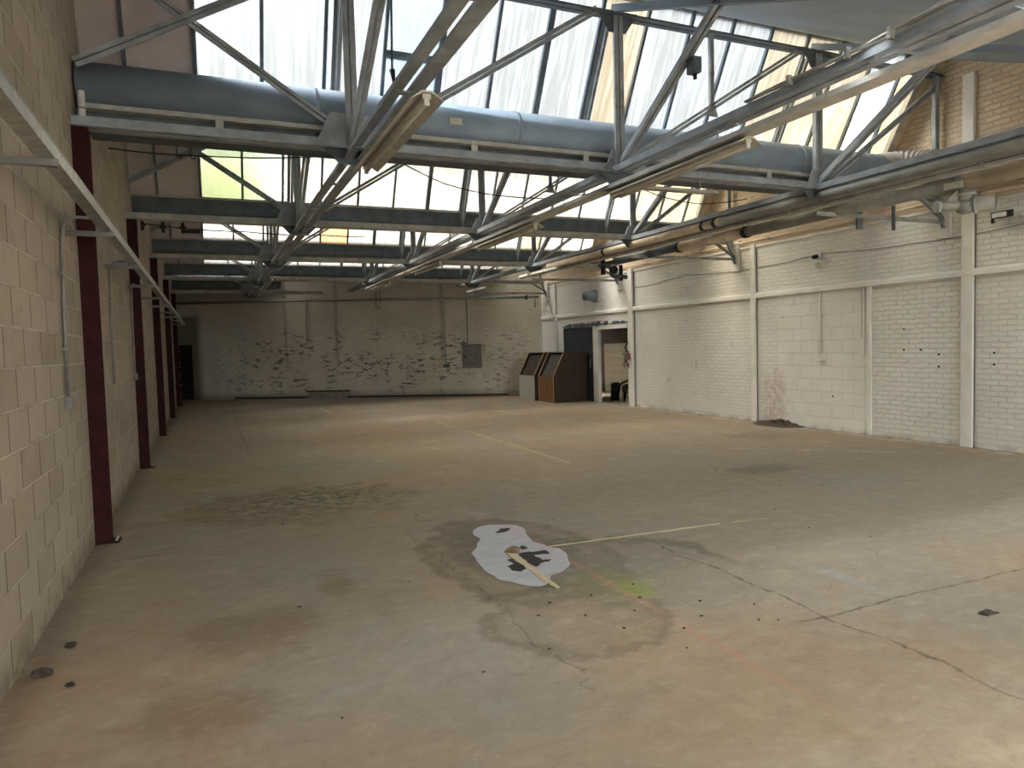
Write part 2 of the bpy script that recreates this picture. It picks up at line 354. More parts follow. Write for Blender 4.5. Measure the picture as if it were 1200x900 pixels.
# ------------------------------------------------------------------ mesh helper
class MB:
    def __init__(s): s.b = bmesh.new()
    def poly(s, pts, mi=0):
        f = s.b.faces.new([s.b.verts.new(p) for p in pts]); f.material_index = mi; return f
    def box(s, a, b):
        x0, y0, z0 = a; x1, y1, z1 = b
        s.extr([(x0, y0, z0), (x1, y0, z0), (x1, y1, z0), (x0, y1, z0)], (0, 0, z1-z0)); return s
    def extr(s, pts, d, mi=0):
        d = Vector(d); n = len(pts)
        A = [s.b.verts.new(p) for p in pts]; B = [s.b.verts.new(Vector(p)+d) for p in pts]
        fs = [s.b.faces.new(A[::-1]), s.b.faces.new(B)]
        for i in range(n): fs.append(s.b.faces.new([A[i], A[(i+1) % n], B[(i+1) % n], B[i]]))
        for f in fs: f.material_index = mi
        return s
    def sect(s, p0, p1, sec, upv=(0, 0, 1)):
        p0 = Vector(p0); p1 = Vector(p1); d = (p1-p0).normalized(); u = Vector(upv)
        if abs(d.dot(u)) > .98: u = Vector((0, 1, 0))
        r = d.cross(u).normalized(); u = r.cross(d)
        s.extr([p0+r*a+u*b for a, b in sec], p1-p0); return s
    def beam(s, p0, p1, w_, h_, upv=(0, 0, 1)):
        return s.sect(p0, p1, [(-w_/2, -h_/2), (w_/2, -h_/2), (w_/2, h_/2), (-w_/2, h_/2)], upv)
    def dangle(s, p0, p1, w_, h_, t=.012, gap=.012, upv=(0, 0, 1)):
        """pair of back to back angles"""
        for k in (1, -1):
            sec = [(k*gap/2, -h_/2), (k*w_/2, -h_/2), (k*w_/2, -h_/2+t), (k*(gap/2+t), -h_/2+t), (k*(gap/2+t), h_/2), (k*gap/2, h_/2)]
            s.sect(p0, p1, sec, upv)
        return s
    def cyl(s, p0, p1, r, n=16, r1=None):
        return s.tube([p0, p1], r, n, r1)
    def tube(s, pts, r, n=10, r1=None, cap=True):
        pts = [Vector(p) for p in pts]; rings = []
        prev = None
        for i, p in enumerate(pts):
            a = pts[max(0, i-1)]; b = pts[min(len(pts)-1, i+1)]
            d = (b-a).normalized()
            if prev is None:
                u = Vector((0, 0, 1)) if abs(d.z) < .9 else Vector((0, 1, 0))
                q = d.cross(u).normalized()
            else:
                q = (prev - d*prev.dot(d)).normalized()
            prev = q; t = d.cross(q)
            rr = (r[i] if isinstance(r, (list, tuple)) else r)
            if r1 is not None and i == len(pts)-1: rr = r1
            rings.append([s.b.verts.new(p+q*math.cos(k*2*math.pi/n)*rr+t*math.sin(k*2*math.pi/n)*rr) for k in range(n)])
        for A, B in zip(rings, rings[1:]):
            for k in range(n):
                f = s.b.faces.new([A[k], A[(k+1) % n], B[(k+1) % n], B[k]]); f.smooth = True
        if cap: s.b.faces.new(rings[0][::-1]); s.b.faces.new(rings[-1])
        return s
    def build(s, name, mat, parent=None, bevel=0):
        bmesh.ops.recalc_face_normals(s.b, faces=s.b.faces)
        if bevel: bmesh.ops.bevel(s.b, geom=list(s.b.edges), offset=bevel, segments=1, affect='EDGES')
        me = bpy.data.meshes.new(name); s.b.to_mesh(me); s.b.free()
        for mm in (mat if isinstance(mat, list) else [mat]): me.materials.append(mm)
        o = bpy.data.objects.new(name, me); C.objects.link(o)
        if parent:
            o.parent = parent; o.matrix_parent_inverse = Matrix.Translation(-parent.location)
        return o
def tag(o, label, cat, group=None):
    o['label'] = label; o['category'] = cat
    if group: o['group'] = group
    return o
def thing(name, label, cat, loc=(0, 0, 0), group=None):
    o = bpy.data.objects.new(name, None); o.location = loc; C.objects.link(o); o.empty_display_size = .2
    return tag(o, label, cat, group)
def struct(o): o['kind'] = 'structure'; return o
def bend(pts, r=.12, n=6):
    """polyline with rounded corners"""
    pts = [Vector(p) for p in pts]; out = [pts[0]]
    for a, b, c in zip(pts, pts[1:], pts[2:]):
        d1 = (a-b); d2 = (c-b); k = min(r, d1.length*.45, d2.length*.45)
        p = b+d1.normalized()*k; q = b+d2.normalized()*k
        for i in range(n+1):
            t = i/n; out.append(p*(1-t)**2+b*2*t*(1-t)+q*t*t)
    out.append(pts[-1]); return out

# ------------------------------------------------------------------ room
XL, XR, ZT = -.97, 9.95, 5.75
YF = -13.0
def yb(x): return 28-.69*(x+.97)           # the skewed far wall
def xb(y): return (28-y)/.69-.97
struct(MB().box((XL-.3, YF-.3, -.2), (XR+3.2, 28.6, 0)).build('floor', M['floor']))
struct(MB().box((XL-.25, YF, 0), (XL, 28.2, ZT)).build('wall_left', M['block']))
DY0, DY1, DZ = 15.45, 19.02, 2.12
wr = MB(); a = [(XR, YF), (XR, DY0)]
wr.box((XR, YF, 0), (XR+.28, DY0, ZT)); wr.box((XR, DY1, 0), (XR+.28, 20.6, ZT)); wr.box((XR, DY0, DZ), (XR+.28, DY1, ZT))
struct(wr.build('wall_right', M['right']))
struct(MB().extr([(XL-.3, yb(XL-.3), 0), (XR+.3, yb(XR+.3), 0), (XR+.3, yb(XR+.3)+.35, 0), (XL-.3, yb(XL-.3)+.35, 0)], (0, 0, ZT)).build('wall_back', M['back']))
wf = MB(); wf.box((XL-.25, YF-.3, 0), (XL+1.6, YF, ZT)); wf.box((XR-1.6, YF-.3, 0), (XR+.28, YF, ZT)); wf.box((XL+1.6, YF-.3, 4.8), (XR-1.6, YF, ZT))
struct(wf.build('wall_front', M['right']))     # unseen loading doorway behind the viewer, opened to add fill light
# stores room behind the doorway
st = MB(); st.box((XR+.28, 13.9, 0), (XR+2.6, 14.0, 2.8)); st.box((XR+2.5, 14, 0), (XR+2.6, 20.9, 2.8)); st.box((XR+.28, 20.8, 0), (XR+2.6, 20.9, 2.8)); st.box((XR+.28, 13.9, 2.8), (XR+2.6, 20.9, 2.9))
def store_mat():
    g = NG('grimy_painted_block'); cc, f = g.brick(g.vec(g.math('ADD', g.X, g.Y), g.Z, 0), .45, .225, .012)
    g.col(g.mix(g.mul(f, .5), g.mix(g.noise(2, 5), (.30, .27, .22), (.4, .37, .31)), (.17, .15, .12)), .9); return g.m
struct(st.build('wall_store', store_mat()))
# projecting brick piers and ledge
def white_mat():
    g = NG('white_painted_steel'); n = g.noise(4, 5); g.col(g.mix(g.ramp(n, .4, .7), (.78, .75, .69), (.70, .67, .6)), .7); return g.m
M['wpaint'] = white_mat()
def ripple(y0, y1, z0, z1, dx):   # hand-painted pier with rounded arrises
    return MB().box((XR-dx, y0, z0), (XR+.02, y1, z1))
struct(ripple(6.52, 6.69, 0, 5.25, .055).build('trim_1', M['wpaint'], bevel=.008))
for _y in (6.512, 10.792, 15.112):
    tag(MB().box((XR-.02, _y-.002, 0), (XR+.002, _y+.007, 3.4)).build('joint_shadow_strip', M['conduit']), {6.512: 'thin dark shadow-gap strip down the near side of the rightmost pier', 10.792: 'thin dark shadow-gap strip down the near side of the middle pier', 15.112: 'thin dark shadow-gap strip down the near side of the pier by the doorway'}[_y], 'joint', 'dark shadow-gap strips beside the piers')  # dark strip draws the shadow gap beside each pier
struct(ripple(8.19, 8.27, 0, 2.46, .03).build('trim_2', M['wpaint'], bevel=.008))
struct(ripple(10.80, 10.93, 0, 3.5, .055).build('trim_3', M['wpaint'], bevel=.008))
struct(ripple(15.12, 15.33, 0, 3.5, .07).build('trim_4', M['wpaint'], bevel=.008))
struct(ripple(19.4, 19.55, 0, 3.5, .06).build('trim_5', M['wpaint'], bevel=.008))
struct(MB().extr([(XR+.02, 1.0, 2.54), (XR-.035, 1.0, 2.54), (XR-.06, 1.0, 2.50), (XR-.06, 1.0, 2.44), (XR+.02, 1.0, 2.44)], (0, 19.43, 0)).build('trim_6', M['wpaint']))
struct(MB().box((XR-.03, 1.0, 3.42), (XR+.01, 20.4, 3.47)).build('trim_7', M['wpaint'], bevel=.01))

# ------------------------------------------------------------------ sawtooth roof
P0, BAY = 7.05, 4.42
TY = {k: P0+BAY*k for k in range(-3, 5)}     # k=0 nearest visible lattice
GZ, RZ = 4.13, 5.63
gl_b, gl_t = .90, .07                        # offset of the glass foot and head from each lattice
mull = [.02+.622*n for n in range(-1, 16)]
def slopequad(k):
    """opaque slope from gutter k up to ridge k+1"""
    y0 = TY[k]+1.34 if k in TY else None
    y1 = (TY[k]+BAY)+gl_t
    return y0, y1
for k in [-3, -2, -1, 0, 1, 2, 3]:
    y0, y1 = TY[k]+(1.34 if k != -1 else .93), TY[k]+BAY+gl_t
    x0, x1 = XL-.02, XR+.02
    pts = [(x0, y0), (x1, y0), (x1, y1), (x0, y1)]
    # trim against the far wall
    def side(p): return yb(p[0])+.2-p[1]
    out = []
    for p, q in zip(pts, pts[1:]+pts[:1]):
        sp, sq = side(p), side(q)
        if sp >= 0: out.append(p)
        if sp*sq < 0:
            t = sp/(sp-sq); out.append((p[0]+(q[0]-p[0])*t, p[1]+(q[1]-p[1])*t))
    def zz(y): return GZ+.02+(RZ-GZ-.02)*(y-y0)/(y1-y0)
    mb = MB(); P3 = [(x, y, zz(y)) for x, y in out]
    mb.extr(P3, (0, 0, .03), 0)
    mb.extr([(x, y, z+.035) for x, y, z in P3], (0, 0, .05), 1)
    # boarding ribs outside
    struct(mb.build('ceiling', [M['ceil'], M['roofing']]))
struct(MB().box((XL-.25, YF-.3, ZT-.1), (XR+.28, TY[-3]+.3, ZT)).build('ceiling', M['ceil']))
# last slope above the far wall corner
k = 4
mb = MB(); y0 = TY[4]+1.34
mb.extr([(x, y, GZ+.02+.4348*(y-y0)) for x, y in ((XL, y0), (xb(y0)+.25, y0), (XL, 28.3))], (0, 0, .08)); struct(mb.build('ceiling', [M['ceil'], M['roofing']]))
ordn = {-3: 'first behind the viewer', 0: 'nearest'}
wn = 0
bars = 0
for k in [-3, -2, -1, 0, 1, 2, 3, 4]:
    wn += 1
    Y0, Y1 = TY[k]+gl_b, TY[k]+gl_t
    xr = min(XR, xb(Y1)+.06)
    win = struct(bpy.data.objects.new('window_%d' % wn, None)); win.location = (0, Y0, GZ); C.objects.link(win)
    def gp(x, t): return (x, Y0+(Y1-Y0)*t, GZ+(RZ-GZ)*t)
    mats = [G['white'], G['cream'], G['clear'], G['pale'], G['plain'], G['green'], G['orange'], G['bright'], G['dim'], G['dimmer']]
    ix = dict(white=0, cream=1, clear=2, pale=3, plain=4, green=5, orange=6, bright=7, dim=8, dimmer=9)
    kind = {}
    if k == 0: kind = {3: 'clear', 7: 'cream', 11: 'cream', 12: 'cream', 13: 'cream', 15: 'cream'}; base = 'white'
    elif k == 1: kind = {0: 'green', 1: 'green', 4: 'plain', 6: 'plain', 9: 'plain', 12: 'plain', 13: 'cream', 14: 'cream', 15: 'cream'}; base = 'pale'
    elif k == 2: kind = {4: 'orange', 7: 'plain', 10: 'plain', 12: 'cream'}; base = 'pale'
    elif k == 3: kind = {}; base = 'dim'
    elif k == 4: kind = {}; base = 'dimmer'
    else: base = 'bright'
    xs = [XL]+mull+[XR]
    pm = MB(); bl = MB()
    for i, (a, b) in enumerate(zip(xs, xs[1:])):
        n = i-2
        b2 = min(b, xr)
        if a >= xr: break
        if n < 0 and k >= 0 and k < 4:
            bl.extr([gp(a, 0), gp(b2, 0), gp(b2, 1), gp(a, 1)], (0, .02, .012))
        else:
            pm.poly([gp(a, 0), gp(b2, 0), gp(b2, 1), gp(a, 1)], ix[kind.get(n, base)])
    pm.build('glass_panes', mats, win)
    if k >= 0 and k < 4: bl.build('blanking_board', M['timber_board'], win)
    if k >= -1:
        for x in mull:
            if x > xr: break
            wd = .035 if not (k == 0 and abs(x-(.02+.622*4)) < .01 or abs(x-(.02+.622*6)) < .01) else .07
            MB().beam(Vector(gp(x, 0))-Vector((0, .02, .0)), Vector(gp(x, 1))-Vector((0, .02, .0)), wd, .05, (0, -1, .5)).build('glazing_bar', M['steel_dark'], win)
    MB().box((XL, Y1-.0, RZ-.01), (xr, Y1+.06, RZ+.07)).build('ridge_rail', M['steel_dark'], win)
    if k == 0:
        a, b = mull[4]-.0, mull[5]
        MB().beam(gp(mull[4], .44), gp(mull[5], .44), .08, .06).build('vent_rail', M['steel_dark'], win)
        MB().beam(Vector(gp(mull[5]-.01, 0))-Vector((0, .03, 0)), Vector(gp(mull[5]-.01, .5))-Vector((0, .03, 0)), .06, .05, (0, -1, .5)).build('vent_frame', M['steel_dark'], win)
    if k == -1: MB().box((XL, Y0-.09, GZ+.07), (xr, Y0-.04, GZ+.34)).build('sill_rail', M['steel'], win)
    # ladder of end rafter along the right wall
    if xr == XR:
        MB().beam(Vector(gp(XR-.27, -.1))-Vector((0, .08, 0)), Vector(gp(XR-.27, 1))-Vector((0, .08, 0)), .10, .08, (0, -1, .5)).build('end_rafter', M['steel_pale'], win)
        bl2 = MB(); bl2.extr([gp(XR-.24, 0), gp(XR, 0), gp(XR, 1), gp(XR-.24, 1)], (0, -.012, .0)); bl2.build('end_board', M['lag'], win)

gname = {0: 'dark steel valley gutter behind the nearest roof truss and the round duct', 1: 'dark blue-grey valley gutter with rusty rim behind the second roof truss',
         2: 'dark valley gutter under the glazing strip with the orange pane below, third from front', 3: 'dark valley gutter behind the fourth roof truss',
         4: 'farthest valley gutter, short and running into the back wall corner', -1: 'valley gutter overhead at top right corner of the view'}
for k in [0, 1, 2, 3, 4]:
    y = TY[k]; xr = min(XR, xb(y+.90)+.04)
    g = thing('valley_gutter', gname[k], 'gutter', (XL, y+1, 3.86))
    yo = y+gl_b
    MB().extr([(XL, yo+.02, GZ), (XL, yo+.02, 3.88), (XL, yo+.05, 3.84), (XL, yo+.42, 3.84), (XL, yo+.46, 3.88), (XL, yo+.46, GZ+.02), (XL, yo+.44, GZ+.02), (XL, yo+.44, 3.9), (XL, yo+.04, 3.9), (XL, yo+.04, GZ)], (xr-XL, 0, 0)).build('trough', M['steel_dark'], g)
    MB().box((XL, yo-.03, GZ-.03), (xr, yo+.03, GZ)).build('rim', M['steel_pale'], g)

NX = [1.4, 4.46, 7.53]
tname = {-1: 'roof truss overhead at the top right corner of the view', 0: 'nearest grey steel lattice roof truss, crossing in front of the big round duct',
         1: 'second grey lattice roof truss from the front, behind the round duct', 2: 'third lattice roof truss from the front, over the middle of the hall',
         3: 'fourth lattice roof truss, in front of the right end of the back wall', 4: 'farthest short roof truss, at the left end of the back wall'}
def node_gusset(x, y, z0, z1, w0, w1, t=.012):
    return MB().extr([(x-w0/2, y-t/2, z0), (x+w0/2, y-t/2, z0), (x+w1/2, y-t/2, z1), (x-w1/2, y-t/2, z1)], (0, t, 0))
for k in [0, 1, 2, 3, 4]:
    y = TY[k]; xr = min(XR-.02, xb(y)-.05)
    T = thing('roof_truss', tname[k], 'roof truss', (XL, y, 3.58))
    st = M['steel']
    MB().dangle((XL, y, 3.63), (xr, y, 3.63), .20, .10, .014, .03).build('bottom_chord', M['steel_pale'] if k > 0 else M['steel'], T)
    if k == -1: continue
    MB().dangle((XL, y, 5.37), (xr, y, 5.37), .16, .05, .012, .03).build('top_chord', M['steel_dark'], T)
    for i, x in enumerate(NX):
        if x > xr: continue
        MB().dangle((x, y, 3.6), (x, y, 5.38), .12, .10, .012, .012, (0, 1, 0)).build('post', st, T)
        # strut up to the slope on the near side
        MB().dangle((x, y-.02, 3.66), (x, y-(1.93 if k == 0 else 1.70), 4.85 if k == 0 else 4.71), .10, .09, .012, .02).build('raking_strut', st, T)
        # rafter behind the glass line
        MB().dangle((x-.02, y+.99, 3.80), (x-.02, y+.14, 5.34), .10, .07, .012, .012, (0, -1, .5)).build('steep_rafter', st, T)
        # long rafter of the boarded slope
        MB().dangle((x, y+.06, 5.47), (x, y-(3.44 if k == 0 else 3.04), 4.06), .09, .08, .012, .02).build('slope_rafter', M['ceil'], T)
        node_gusset(x, y-.02, 3.44, 3.62, .26, .62, .014).build('gusset_plate', M['steel_dark'], T)
        if i == 0: node_gusset(x, y-.03, 3.60, 3.93, .72, .42, .014).build('gusset_plate', st, T)
        else: node_gusset(x, y-.03, 3.60, 3.84, .42, .20, .014).build('gusset_plate', st, T)
        node_gusset(x, y-.02, 5.16, 5.40, .22, .55, .014).build('gusset_plate', M['steel_dark'], T)
    D = []
    if xr > 1.4:
        D.append(((-.92, y, 4.12), (1.4, y, 5.42), .07)); D.append(((-.80, y+.03, 5.12), (1.25, y+.03, 3.80), .06))
    if xr > 4.4: D.append(((1.55, y, 3.70), (4.2, y, 5.38), .07))
    if xr > 7.5: D.append(((4.6, y, 3.74), (7.25, y, 5.36), .06))
    if xr > 9.5: D.append(((7.7, y, 3.70), (9.9, y, 5.24), .06))
    for a, b, w_ in D:
        MB().dangle(a, b, w_+.02, w_, .01, .012, (0, 1, 0)).build('diagonal', M['steel'], T)
    if xr > 7.5:
        pm = MB().dangle((5.80, y, 4.42), (5.80, y, 5.37), .06, .06, .01, .008, (0, 1, 0))
        pm.build('hanger', st, T); node_gusset(5.80, y-.02, 4.36, 4.56, .17, .05).build('gusset_plate', st, T)
    if xr > 9.5:
        MB().dangle((9.84, y, 3.70), (9.84, y, 5.36), .09, .08, .01, .01, (0, 1, 0)).build('end_post', st, T)

# column extensions and longitudinal ties
ties = [(1.40, 'twin-angle steel tie running lengthwise, leftmost of three', 25.6), (4.42, 'dark lengthwise steel tie above the middle fluorescent lights', 23.6), (7.53, 'lengthwise steel tie above the lagged pipes', 21.6)]
for x, lb, ye in ties:
    tz = 3.53 if x < 2 else 3.60
    t = thing('longitudinal_tie', lb, 'steel tie', (x, 0, 3.55))
    o1, o2 = (-.05, .085) if x < 2 else (-.055, .055)
    MB().sect((x+o1, -1.5, tz), (x+o1, ye, tz), [(-.04, -.035), (.04, -.035), (.04, -.023), (.0, -.023), (.0, .045), (-.012, .045), (-.012, -.023), (-.04, -.023)]).build('angle_bar', M['steel'], t)
    MB().sect((x+o2, -1.5, tz), (x+o2, ye, tz), [(-.055 if x < 2 else -.04, -.035), (.055 if x < 2 else .04, -.035), (.055 if x < 2 else .04, -.023), (.0, -.023), (.0, .045), (-.012, .045), (-.012, -.023), (-.04, -.023)]).build('angle_bar', M['steel'], t)
    for j in range(0, 16):
        yy = .6+1.5*j
        if yy < ye: MB().box((x-.07, yy-.035, tz-.047), (x+.07, yy+.035, tz-.035)).build('batten_plate', M['steel'], t)

# the round duct
d = thing('ventilation_duct', 'big round grey-blue ventilation duct lying along the nearest roof truss', 'duct', (XL, 7.42, 3.8))
MB().cyl((XL+.02, 7.42, 4.03), (9.15, 7.42, 4.03), .235, 40).build('pipe_run', M['duct'], d)
for x in (1.1, 3.3, 5.4, 7.5):
    MB().cyl((x-.02, 7.42, 4.03), (x+.02, 7.42, 4.03), .243, 40).build('joint_band', M['duct'], d)
MB().box((2.46, 7.17, 3.985), (2.60, 7.185, 4.055)).build('label_plate', M['enamel'], d)
fp = bend([(9.10, 7.42, 4.03), (9.45, 7.42, 4.10), (9.64, 7.15, 4.07), (9.66, 6.3, 3.86), (9.66, 4.2, 3.72), (9.66, 2.0, 3.7)], .35, 14)
pts = []; rr = []
L = 0; last = fp[0]
dense = []
for a, b in zip(fp, fp[1:]):
    n = max(1, int((b-a).length/.0125))
    for i in range(n): dense.append(a+(b-a)*i/n)
for i, p in enumerate(dense):
    L += (p-last).length; last = p; pts.append(p); rr.append(.232+.015*math.cos(L*2*math.pi/.085))
tag(MB().tube(pts, rr, 24).build('flexible_duct', M['flex']), 'ribbed flexible duct bulging from the right end of the round duct', 'duct')
tr = thing('support_channel', 'long pale steel channel carrying the round duct, just above the truss chord', 'channel', (XL, 7.1, 3.78))
MB().sect((XL+.05, 7.12, 3.80), (9.2, 7.12, 3.80), [(-.05, -.035), (.05, -.035), (.05, -.025), (-.04, -.025), (-.04, .035), (-.05, .035)]).build('rail', M['steel_pale'], tr)
for x in (.2, 2.7, 4.05, 6.75, 8.6):
    MB().box((x-.035, 7.08, 3.66), (x+.035, 7.10, 3.80)).build('bracket', M['steel_pale'], tr)
ct = thing('cable_tray', 'short grey cable tray hung below the nearest truss, right of the middle trunking', 'tray', (4.75, 7, 3.4))
MB().sect((4.75, 6.99, 3.42), (5.8, 6.99, 3.42), [(-.06, -.01), (.06, -.01), (.06, .02), (.054, .02), (.054, -.004), (-.054, -.004), (-.054, .02), (-.06, .02)]).build('tray', M['steel_pale'], ct)
for _x in (4.95, 5.6): MB().cyl((_x, 7.02, 3.41), (_x, 7.03, 3.60), .006, 8).build('drop_rod', M['steel'], ct)
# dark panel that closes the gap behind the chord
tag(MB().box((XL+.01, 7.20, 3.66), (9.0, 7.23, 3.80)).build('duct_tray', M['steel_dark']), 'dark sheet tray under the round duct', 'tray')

# ------------------------------------------------------------------ left wall columns
cl = ['dark red steel column nearest on the block wall', 'second dark red steel column along the block wall', 'third dark red steel column along the block wall', 'fourth dark red steel column along the block wall', 'farthest dark red steel column beside the back wall']
for i in range(5):
    y = TY[i]-.02
    c_ = thing('steel_column', cl[i], 'column', (XL+.05, y, 0))
    mb = MB(); x0, x1 = XL+.002, XL+.128
    mb.extr([(x0, y-.06, 0), (x1, y-.06, 0), (x1, y-.052, 0), ((x0+x1)/2+.004, y-.052, 0), ((x0+x1)/2+.004, y+.052, 0), (x1, y+.052, 0), (x1, y+.06, 0), (x0, y+.06, 0), (x0, y+.052, 0), ((x0+x1)/2-.004, y+.052, 0), ((x0+x1)/2-.004, y-.052, 0), (x0, y-.052, 0)], (0, 0, 3.57))
    mb.build('shaft', M['maroon'], c_)
    bp = MB().box((XL+.002, y-.09, 0), (XL+.19, y+.09, .012)).build('base_plate', M['maroon'], c_)
    MB().cyl((XL+.165, y-.05, .012), (XL+.165, y-.05, .03), .012, 6).build('anchor_bolt', M['steel_pale'], bp)
    MB().cyl((XL+.165, y+.05, .012), (XL+.165, y+.05, .03), .012, 6).build('anchor_bolt', M['steel_pale'], bp)
tag(MB().cyl((-.90, 7.13, 3.68), (-.90, 7.13, 3.92), .03, 14).build('pipe_stub', M['white_pl']), 'short pale vertical pipe stub at the left wall above the nearest column', 'pipe')

# ------------------------------------------------------------------ left trunking and conduits
t = thing('wall_trunking', 'long galvanised trunking running along the block wall on brackets', 'trunking', (-.69, 1, 2.61))
MB().sect((-.69, .3, 2.65), (-.69, 26.2, 2.65), [(-.04, -.033), (.04, -.033), (.04, .033), (.034, .033), (.034, -.027), (-.034, -.027), (-.034, .033), (-.04, .033)]).build('channel', M['galv'], t)
MB().box((-.73, .3, 2.684), (-.648, 26.2, 2.69)).build('cover', M['galv'], t)
for y in (2.4, 4.15, 6.42, 8.68, 11.05, 13.3, 15.5, 17.7, 19.9, 22.1, 24.3):
    MB().sect((XL, y, 2.595), (-.64, y, 2.595), [(-.022, -.022), (.022, -.022), (.022, -.016), (-.016, -.016), (-.016, .022), (-.022, .022)]).build('bracket_arm', M['conduit'], t)
cb = [(6.02, 1.34, True, 'grey steel conduit dropping to a small box on the block wall, nearest one'), (8.78, 1.33, False, 'bent grey conduit on the block wall beyond the nearest red column'), (11.22, 1.38, True, 'bent grey conduit with small box just in front of the second red column')]
for y, z, bx, lb in cb:
    c_ = thing('wall_conduit', lb, 'conduit', (XL, y, z))
    MB().tube(bend([(XL+.02, y, z), (XL+.02, y+.02, 2.0), (XL+.02, y+.16, 2.68), (-.70, y+.34, 2.70)], .13, 8), .0125, 10).build('tube', M['conduit'], c_)
    for q in (z+.35, z+.9):
        MB().box((XL, y-.008, q-.012), (XL+.036, y+.03, q+.012)).build('saddle', M['conduit'], c_)
    if bx:
        MB().box((XL, y-.045, z-.09), (XL+.05, y+.045, z), ).build('socket_box', M['cabinet_grey'], c_, bevel=.004)

# ------------------------------------------------------------------ lengthwise services
def luminaire(x, y0, y1, z, label, w_=.17, group='fluorescent battens'):
    L = thing('fluorescent_batten', label, 'light fitting', (x, y0, z))
    MB().extr([(x-w_/2, y0, z-.01), (x-.035, y0, z+.05), (x+.035, y0, z+.05), (x+w_/2, y0, z-.01), (x+w_/2-.004, y0, z-.014), (x+.03, y0, z+.035), (x-.03, y0, z+.035), (x-w_/2+.004, y0, z-.014)], (0, y1-y0, 0)).build('reflector', M['enamel'], L)
    MB().box((x-.03, y0+.02, z+.0), (x+.03, y1-.02, z+.036)).build('gear_case', M['enamel'], L)
    lt_ = MB().cyl((x, y0+.04, z-.028), (x, y1-.04, z-.028), .013, 10).build('tube', M['white_pl'], L)
    for yy in (y0+.02, y1-.04): MB().box((x-.018, yy, z-.045), (x+.018, yy+.02, z+.002)).build('lamp_holder', M['white_pl'], lt_)
    return L
# middle trunking with battens
t = thing('lighting_trunking', 'pale lighting trunking hung below the middle lengthwise tie', 'trunking', (4.32, 0, 3.4))
MB().sect((4.30, -1.2, 3.372), (4.30, 20.2, 3.372), [(-.085, -.012), (.085, -.012), (.085, .03), (.078, .03), (.078, -.005), (-.078, -.005), (-.078, .03), (-.085, .03)]).build('channel', M['trunk'], t)
for y in (1.6, 5.2, 8.2, 11.8, 15.0, 18.5):
    MB().cyl((4.32, y, 3.372), (4.37, y, 3.56), .006, 8).build('drop_rod', M['steel'], t)
for y0, y1, lb in ((4.75, 7.0, 'long white fluorescent batten under the middle trunking, nearest of that row'), (9.0, 11.3, 'white fluorescent batten under the middle trunking, second of that row'), (13.4, 15.3, 'fluorescent batten under the middle trunking, third of that row'), (17.6, 19.6, 'fluorescent batten at the far end of the middle trunking')):
    luminaire(4.32, y0, y1, 3.30, lb, .26)
for y, lb in ((5.0, 'nearer thin drop rod above the big dusty batten'), (6.4, 'farther thin drop rod above the big dusty batten')):
    tag(MB().cyl((1.46, y, 3.37), (1.46, y, 3.50), .007, 8).build('drop_rod', M['steel']), lb, 'rod', 'drop rods of the leftmost batten')
luminaire(1.46, 4.7, 6.75, 3.33, 'big dusty fluorescent batten below the leftmost tie, in front of the round duct', .24)
luminaire(1.48, 17.5, 22.4, 3.36, 'pale fluorescent batten at the far end of the leftmost tie', .10)
r_ = thing('cable_run', 'bundle of brown dusty cables strapped along the middle lengthwise tie, near the viewer', 'cable', (4.3, 1, 3.68))
for q in range(3):
    MB().tube([(4.335+.012*q+.01*math.sin(i*1.7+q*2), .2+i*.22, 3.665+.012*math.cos(i*1.3+q*2)+(.03*math.exp(-((i*.22-2.8)/.25)**2))) for i in range(22)], .011, 8).build('cable', M['steel_pale'], r_)
for y in (1.4, 2.6, 3.4, 3.75, 4.3): MB().box((4.30, y, 3.62), (4.345, y+.03, 3.70)).build('clip', M['steel_pale'], r_)
# right-hand pipes
p = thing('lagged_pipe', 'cream lagged pipe running under the right-hand tie', 'pipe', (7.5, 0, 3.45))
MB().cyl((7.5, 8.9, 3.49), (7.5, 15.0, 3.49), .066, 18).build('lagging', M['lag'], p)
MB().cyl((7.5, -1, 3.49), (7.5, 8.9, 3.49), .060, 18).build('pipe_length', M['lag_grey'], p)
for y in (9.0, 9.3, 12.4): MB().cyl((7.5, y, 3.49), (7.5, y+.07, 3.49), .078, 18).build('flange', M['black'], p)
t = thing('cable_trunking', 'pale cable trunking between the two big pipes on the right', 'trunking', (7.65, 0, 3.4))
MB().box((7.60, -1, 3.37), (7.70, 16.2, 3.455)).build('channel', M['trunk'], t, bevel=.004)
MB().box((7.595, -1, 3.41), (7.6, 16.2, 3.416)).build('seam', M['black'], t)
for y in (4.9, 7.6, 10.3, 13.0): MB().box((7.592, y, 3.365), (7.708, y+.03, 3.46)).build('strap', M['galv'], t)
luminaire(7.4, 14.3, 16.4, 3.36, 'pale fluorescent batten at the far end of the right-hand pipes', .14)
luminaire(7.6, 19.3, 20.9, 3.35, 'small fluorescent batten beside the back wall, right-hand row', .10)
p = thing('gas_pipe', 'lower grey and cream pipe of the right-hand run with a tee at its near end', 'pipe', (7.85, 0, 3.3))
MB().cyl((7.85, 8.75, 3.315), (7.85, 10.4, 3.315), .085, 20).build('lagging', M['lag'], p)
MB().cyl((7.85, 10.4, 3.315), (7.85, 12.6, 3.315), .075, 20).build('pipe_length', M['steel_dark'], p)  # far length in shade, its darkness put into the material
MB().cyl((7.85, -1, 3.315), (7.85, 5.3, 3.315), .095, 20).build('near_lagging', M['lag'], p)
MB().cyl((7.85, 5.3, 3.315), (7.85, 8.75, 3.315), .08, 20).build('grey_pipe', M['lag_grey'], p)
for y in (8.7, 5.25, 10.4): MB().cyl((7.85, y, 3.315), (7.85, y+.08, 3.315), .098, 20).build('flange', M['black'] if y > 6 else M['steel'], p)
